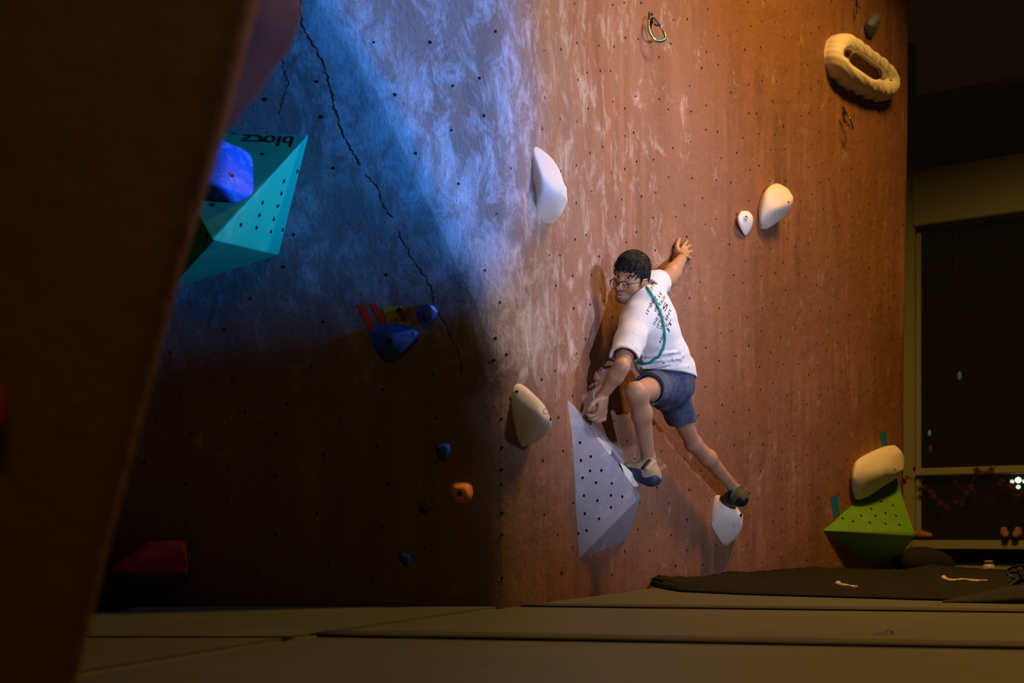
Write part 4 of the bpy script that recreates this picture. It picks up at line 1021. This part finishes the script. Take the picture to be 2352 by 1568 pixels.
words = [("OT", (1495,672), (1503,654), 10, .012), ("IT'S", (1487,724), (1497,703), 9, .008), ("NO", (1497,704), (1508,684), 12, .02), ("P IT", (1509,697), (1522,673), 9, .008),
         ("WH", (1506,719), (1515,699), 10, .008), ("OUT", (1517,703), (1530,682), 9, .004), ("THE BES", (1503,749), (1521,712), 8, .006), ("S", (1527,717), (1535,699), 14, .02),
         ("IT'S A", (1511,755), (1526,727), 9, .006), ("ENT", (1531,737), (1543,712), 9, .012), ("WH", (1519,759), (1527,741), 9, .006), ("R", (1530,752), (1534,743), 6, 0), ("JT", (1535,762), (1545,738), 10, .012), ("HIS", (1517,789), (1527,768), 8, .008)]
for w_, a, b, hgt, bd in words: text_px(w_, a, b, UPV, hgt*.72, 'lettering', M['ink'], shirt, SB, .0009, bd*.6)
strap = stripe('shoulder_strap', SB, [(1480,652),(1488,664),(1500,684),(1511,706),(1519,728),(1524,752),(1526,778),(1522,800),(1512,818),(1500,828),(1485,833),(1470,831),(1459,826)], .0062, .35, .005, plain('teal_webbing', (.0, .28, .26), .7), None, 8)
kids.append(strap)

# ---- shorts
S = SDF(); S.ell(lerp(NB, PC, .97), (.152, .116, .13), HPm, .04); 
ltm = lerp(Lhp, Lkn, .50); rtm = lerp(Rhp, Rkn, .50)
S.cap(Lhp, lerp(Lhp, Lkn, .7), .086, .072, k=.04); S.cap(Rhp, lerp(Rhp, Rkn, .8), .080, .068, k=.04); S.cap(lerp(Lhp, Rhp, .5)-Vector((0, 0, .03)), lerp(Lhp, Rhp, .5)-Vector((0, 0, .05)), .07, .06, k=.04)
S.cap(P(1552,876,4.76), P(1556,925,4.86), .065, .055, k=.04)
S.cut(P(1530, 815, 4.65), (.1, 0, 1), .003, .3, PC)
tl = (Lkn-Lhp).normalized(); S.cut(ltm, np3(tl), .002, .17, lerp(Lhp, Lkn, .9)); trr = (Rkn-Rhp).normalized(); S.cut(P(1566, 970, 4.93), np3(trr*.9+Vector((0, 0, -1))), .002, .25, lerp(Rhp, Rkn, 1.05))
S.cap(lerp(Lhp, Lkn, .38), lerp(Lhp, Lkn, .9), .063, .060, k=.002, op='s'); S.cap(lerp(Rhp, Rkn, .38), lerp(Rhp, Rkn, 1.0), .058, .056, k=.002, op='s')
def wob2(X, d): return d+.0028*np.sin(X[:, 2]*48+X[:, 0]*70)*np.sin(X[:, 1]*30+X[:, 2]*12)+.0015*np.sin(X[:, 1]*90+X[:, 0]*60)
S.fun(wob2)
n = N('denim'); tw_ = n.noise(700, 2); c_ = n.mix(n.ramp(n.noise(16, 5, .65, n.mapp((1, 1, .5))), .4, .7), (.022, .034, .095), (.085, .10, .18)); c_ = n.mix(n.math('MULTIPLY', tw_, .3), c_, (.16, .18, .26))
M['denim'] = n.done(c_, .85, n.bump(tw_, .3, .001, n.bump(n.noise(18, 4, .6), .45, .02)), 0, .2)
shorts = S.mesh(.0038, 'shorts', M['denim']); relax(shorts, 2); kids.append(shorts)
DB = bvh_of(shorts); M['hem'] = plain('denim_hem', (.05, .06, .11), .9)
stripe('hem', DB, [(1484,862),(1500,874),(1508,893),(1502,914)], .002, .6, .0008, M['hem'], shorts); stripe('hem', DB, [(1543,958),(1566,960),(1588,958)], .002, .6, .0008, M['hem'], shorts)

# ---- eyes, brows, glasses, hair
def sph(bm, c, r, seg=24): bmesh.ops.create_uvsphere(bm, u_segments=seg, v_segments=16, radius=r, matrix=Matrix.Translation(c))
M['eye'] = plain('eye_white', (.78, .76, .76), .15, var=.02); M['iris'] = plain('iris', (.012, .007, .006), .1)
look = (EYE-HC).normalized()
for m in (-1, 1):
    c = H(m*.031, .0732, .0142); bm = bmesh.new(); sph(bm, c, .0128*HS); eb = fromb('eye', bm, M['eye'])
    bm = bmesh.new(); ld = (look+up_*.12).normalized(); bmesh.ops.create_uvsphere(bm, u_segments=20, v_segments=10, radius=.0074*HS, matrix=Matrix.Translation(c+ld*.0090*HS)@ld.to_track_quat('Z', 'Y').to_matrix().to_4x4()@Matrix.Diagonal((1, 1, .75, 1))); fromb('iris', bm, M['iris'], eb); kids.append(eb)
n = N('hair'); st_ = n.noise(120, 3, .6); M['hair'] = n.done(n.mix(st_, (.004, .004, .007), (.022, .019, .024)), .55, None, 0, .3)
def inface(p):
    return p
bm = bmesh.new(); rnd = random.Random(21)
def strand(bm, p, d, n_, ln, r, curl):
    pts = []; q_ = Vector(p); dd = Vector(d)
    for i in range(5): pts.append(q_.copy()); q_ = q_+dd*ln/4; dd = (dd+curl*.25).normalized()
    tube(bm, pts, [r, r*1.15, r, r*.7, r*.12], 5, .55, n_, cap=False)
cap_c = (0, -.012, .047)
for i in range(5200):
    th = rnd.uniform(-math.pi, math.pi); ph = rnd.uniform(-.8, 1.57)
    x = .0745*math.cos(ph)*math.sin(th); y = .0955*math.cos(ph)*math.cos(th); z = .084*math.sin(ph)
    X, Y, Z = cap_c[0]+x*1.065, cap_c[1]+y*1.055, cap_c[2]+z*1.06
    hair_line = .060 if Y > .03 else (.028 if Y > -.0 else (-.045 if Y < -.03 else .0))
    if Y > -.03 and abs(X) > .050: hair_line = -.008 if Y < .022 else .028
    if Z < hair_line: continue
    nr = (lf*(x/.0745**2)+fw*(y/.0955**2)+up_*(z/.084**2)).normalized()
    crown = Vector(H(.01, -.075, .105)); crown += (lf*rnd.uniform(-1, 1)+fw*rnd.uniform(-1, 1))*.022; p = H(X, Y, Z); away = (p-crown); away = (away-nr*away.dot(nr)).normalized()
    top = Z > .075
    if top or Y > .03:
        dirv = (away*1.0+nr*rnd.uniform(.12, .42)+lf*rnd.uniform(-.3, .3)+fw*.25).normalized(); ln = rnd.uniform(.026, .044)*(.72 if Y > .045 else 1); cu = -nr*.45-up_*.2*(1 if Y > .03 else 0)
    else:
        dirv = (-up_*.8+nr*.08+away*.3+lf*rnd.uniform(-.15, .15)).normalized(); ln = rnd.uniform(.014, .024); cu = -nr*.2
    strand(bm, p-nr*.002, dirv, nr, ln, rnd.uniform(.0012, .0024), cu)
# fringe falling over the forehead
for i in range(150):
    X = rnd.uniform(-.058, .060); Y = .068-abs(X)*abs(X)*6; p = H(X, Y+.004, .085+rnd.uniform(-.012, .012))
    strand(bm, p, (fw*.35-up_*.8+lf*rnd.uniform(-.35, .25)).normalized(), fw, rnd.uniform(.014, .034), rnd.uniform(.0016, .0026), -fw*.18-up_*.1)
S = SDF(); S.ell(H(0, -.016, .052), np.array((.080, .101, .090))*HS, HR, .01); S.ell(H(0, -.06, .005), np.array((.066, .045, .06))*HS, HR, .02)
S.cut(H(0, .046, .062), np3(fw*.65-up_*.76), .01, None, None); 
for m in (-1, 1): S.cap(H(m*.08, .030, -.02), H(m*.08, .0, -.035), .034*HS, .034*HS, k=.01, op='s')
hair = S.mesh(.004, 'hair', M['hair']); b2 = bmesh.new(); b2.from_mesh(hair.data)
tmp = bpy.data.meshes.new('t'); bm.to_mesh(tmp); bm.free(); b2.from_mesh(tmp); b2.to_mesh(hair.data); b2.free(); bpy.data.meshes.remove(tmp)
hair.data.polygons.foreach_set('use_smooth', [True]*len(hair.data.polygons)); kids.append(hair)
for m in (-1, 1):
    bm = bmesh.new()
    for i in range(46):
        t_ = i/45; X = m*(.012+.040*t_); p = H(X, .0935-.016*t_**1.6, .038+.009*math.sin(t_*2.4)+rnd.uniform(-.0022, .0022))
        strand(bm, p, (lf*m*.8+up_*(.5-.8*t_)+fw*.15).normalized(), fw, .009, .0011, -fw*.1)
    kids.append(fromb('eyebrow', bm, M['hair']))
M['rim'] = plain('glasses_frame', (.012, .012, .014), .25); M['gold'] = plain('gold_wire', (.55, .36, .18), .25, 1.0)
gl = []
def GP(x, y, z): return H(x*.93, y, z*.93-.019)
lens_c = [(-.0335, .113), (.0335, .113)]
glass = N('lens'); M['lens'] = glass.done((1, 1, 1), .02, None, 0, .5, **{'Alpha': .07})
gob = None
bm = bmesh.new()
for cx_, cy_ in lens_c:
    ring = [GP(cx_+.0265*math.cos(a*math.pi/16), cy_-abs(cx_+.0265*math.cos(a*math.pi/16))**2*2.5, -.002+.0245*math.sin(a*math.pi/16)) for a in range(32)]
    tube(bm, ring, [.0011 if 17 < a < 31 else .0021 for a in range(32)], 8, 1, fw, closed=True)
tube(bm, catmull([GP(-.0085, .1125, .004), GP(0, .115, .008), GP(.0085, .1125, .004)], 4), .0016, 8)
for m in (-1, 1): tube(bm, [GP(m*.058, .104, .010), GP(m*.066, .099, .011)], [.0030, .0026], 8)
gob = fromb('glasses', bm, M['rim'])
for m in (-1, 1):
    bm = bmesh.new(); tube(bm, [GP(m*.066, .097, .011), GP(m*.073, .060, .014), GP(m*.080, .010, .018), GP(m*.083, -.012, .018), GP(m*.084, -.030, .004)], [.0016, .0014, .0013, .0016, .0016], 8); fromb('temple_arm', bm, M['rim'], gob)
for cx_, cy_ in lens_c:
    bm = bmesh.new(); R_ = [bm.verts.new(GP(cx_+.0255*math.cos(a*math.pi/12), cy_-abs(cx_+.0255*math.cos(a*math.pi/12))**2*2.5, -.002+.0235*math.sin(a*math.pi/12))) for a in range(24)]; c = bm.verts.new(GP(cx_, cy_-.002, -.002))
    for k in range(24): bm.faces.new((R_[k], R_[(k+1) % 24], c))
    fromb('lens', bm, M['lens'], gob)
kids.append(gob)
# bracelet
dw = (rkn[1]-Rwr).normalized(); wd = (Rwr-Rel).normalized(); t = wd.cross(Vector((0, 0, 1))).normalized(); b = wd.cross(t)
bm = bmesh.new(); tube(bm, [Rwr-wd*.004+(t*math.cos(a*math.pi/12)+b*math.sin(a*math.pi/12))*.0290 for a in range(24)], .0018, 6, closed=True); kids.append(fromb('bracelet', bm, M['gold']))

# ---- climbing shoes
def shoe(heel, toe, ank, nm, up_hint, mats, left):
    f = (toe-heel).normalized(); u = (up_hint-f*up_hint.dot(f)).normalized(); s = f.cross(u); L = (toe-heel).length
    S = SDF(); h0 = heel+u*.010
    S.ell(heel+f*.012+u*.012, (.040, .034, .038), np.array([f, s, u]), .02)
    S.cap(h0+f*.03, lerp(heel, toe, .55)+u*.006, .036, .037, k=.03); S.cap(lerp(heel, toe, .55)+u*.006, toe-f*.015-u*.004, .037, .026, k=.03); S.ell(toe-f*.012-u*.004, (.030, .032, .022), np.array([f, s, u]), .02)
    S.cap(lerp(heel, toe, .22)+u*.02, lerp(lerp(heel, toe, .2)+u*.02, ank, .55), .040, .037, k=.03)
    S.cap(lerp(lerp(heel, toe, .2), ank, .45), ank+(ank-lerp(heel, toe, .2))*.3, .031, .034, k=.003, op='s')
    o = S.mesh(.003, 'climbing_shoe', mats[0]); relax(o, 1); T = bvh_of(o)
    # rubber: sole and heel cup as a slightly larger shell on the lower half
    S = SDF(); S.ell(heel+f*.010+u*.010, (.043, .0365, .040), np.array([f, s, u]), .02)
    S.cap(h0+f*.03-u*.002, lerp(heel, toe, .55)+u*.004, .038, .039, k=.03); S.cap(lerp(heel, toe, .55)+u*.004, toe-f*.015-u*.005, .039, .0285, k=.03); S.ell(toe-f*.011-u*.005, (.033, .0345, .024), np.array([f, s, u]), .02)
    S.cut(lerp(heel, toe, .5)-u*.002, np3(u*1.0+f*.22), .004)
    fromb_ = S.mesh(.003, 'rubber_sole', mats[1], o); relax(fromb_, 1)
    # straps over the instep
    for k, (t0, w_) in enumerate(((.30, .009), (.44, .007))):
        c = lerp(heel, toe, t0)+u*.012; ring = []; NN = []
        for a in range(13):
            an = math.radians(-15+210*a/12); dv = (s*math.cos(an)+u*math.sin(an)+f*.15*math.cos(an)).normalized(); hh = T.ray_cast(c+dv*.15, -dv)
            if hh[0]: ring.append(hh[0]+dv*.0016); NN.append(dv)
        bm = bmesh.new(); tube(bm, ring, w_, 8, .22, NN); fromb('strap', bm, mats[2+k], o)
    # pull loops
    bm = bmesh.new(); c = lerp(lerp(heel, toe, .2)+u*.02, ank, .55)+f*.034; tube(bm, catmull([c-f*.002, c+u*.018+f*.004, c+u*.034, c+u*.020-f*.007], 4), .0055, 8, .3, f); fromb('pull_tab', bm, mats[4], o)
    bm = bmesh.new(); c = lerp(lerp(heel, toe, .2)+u*.02, ank, .5)-f*.036; tube(bm, catmull([c, c-f*.012+u*.022, c-f*.020+u*.040, c-f*.028+u*.032, c-f*.018+u*.012, c-f*.004], 5), .0011, 6); fromb('heel_loop', bm, mats[5], o)
    return o
M['suede'] = hold_mat('grey_suede', (.30, .25, .17), .85, .4, (.6, .52, .42), .5, 25); M['rub'] = hold_mat('blue_rubber', (.018, .035, .085), .5, .25, (.25, .28, .4), .2, 20)
M['sstrap'] = plain('strap_felt', (.34, .30, .29), .9); M['blk'] = plain('black_felt', (.010, .010, .014), .8); M['tealrub'] = plain('teal_strap', (.01, .14, .17), .6); M['dark_suede'] = hold_mat('olive_suede', (.07, .06, .025), .8, .2, (.3, .28, .1), .4, 25); M['drub'] = hold_mat('black_rubber', (.010, .012, .020), .45, .1, (.1, .1, .12), .2, 20)
uL = (Lan-lerp(Lheel, Ltoe, .25)).normalized(); uR = (Ran-lerp(Rheel, Rtoe, .25)).normalized()
kids.append(shoe(Lheel, Ltoe, Lan, 'L', uL, [M['suede'], M['rub'], M['sstrap'], M['blk'], M['blk'], M['cord']], True))
kids.append(shoe(Rheel, Rtoe, Ran, 'R', uR, [M['dark_suede'], M['drub'], M['tealrub'], M['blk'], M['blk'], M['cord']], False))
adopt(person, kids)
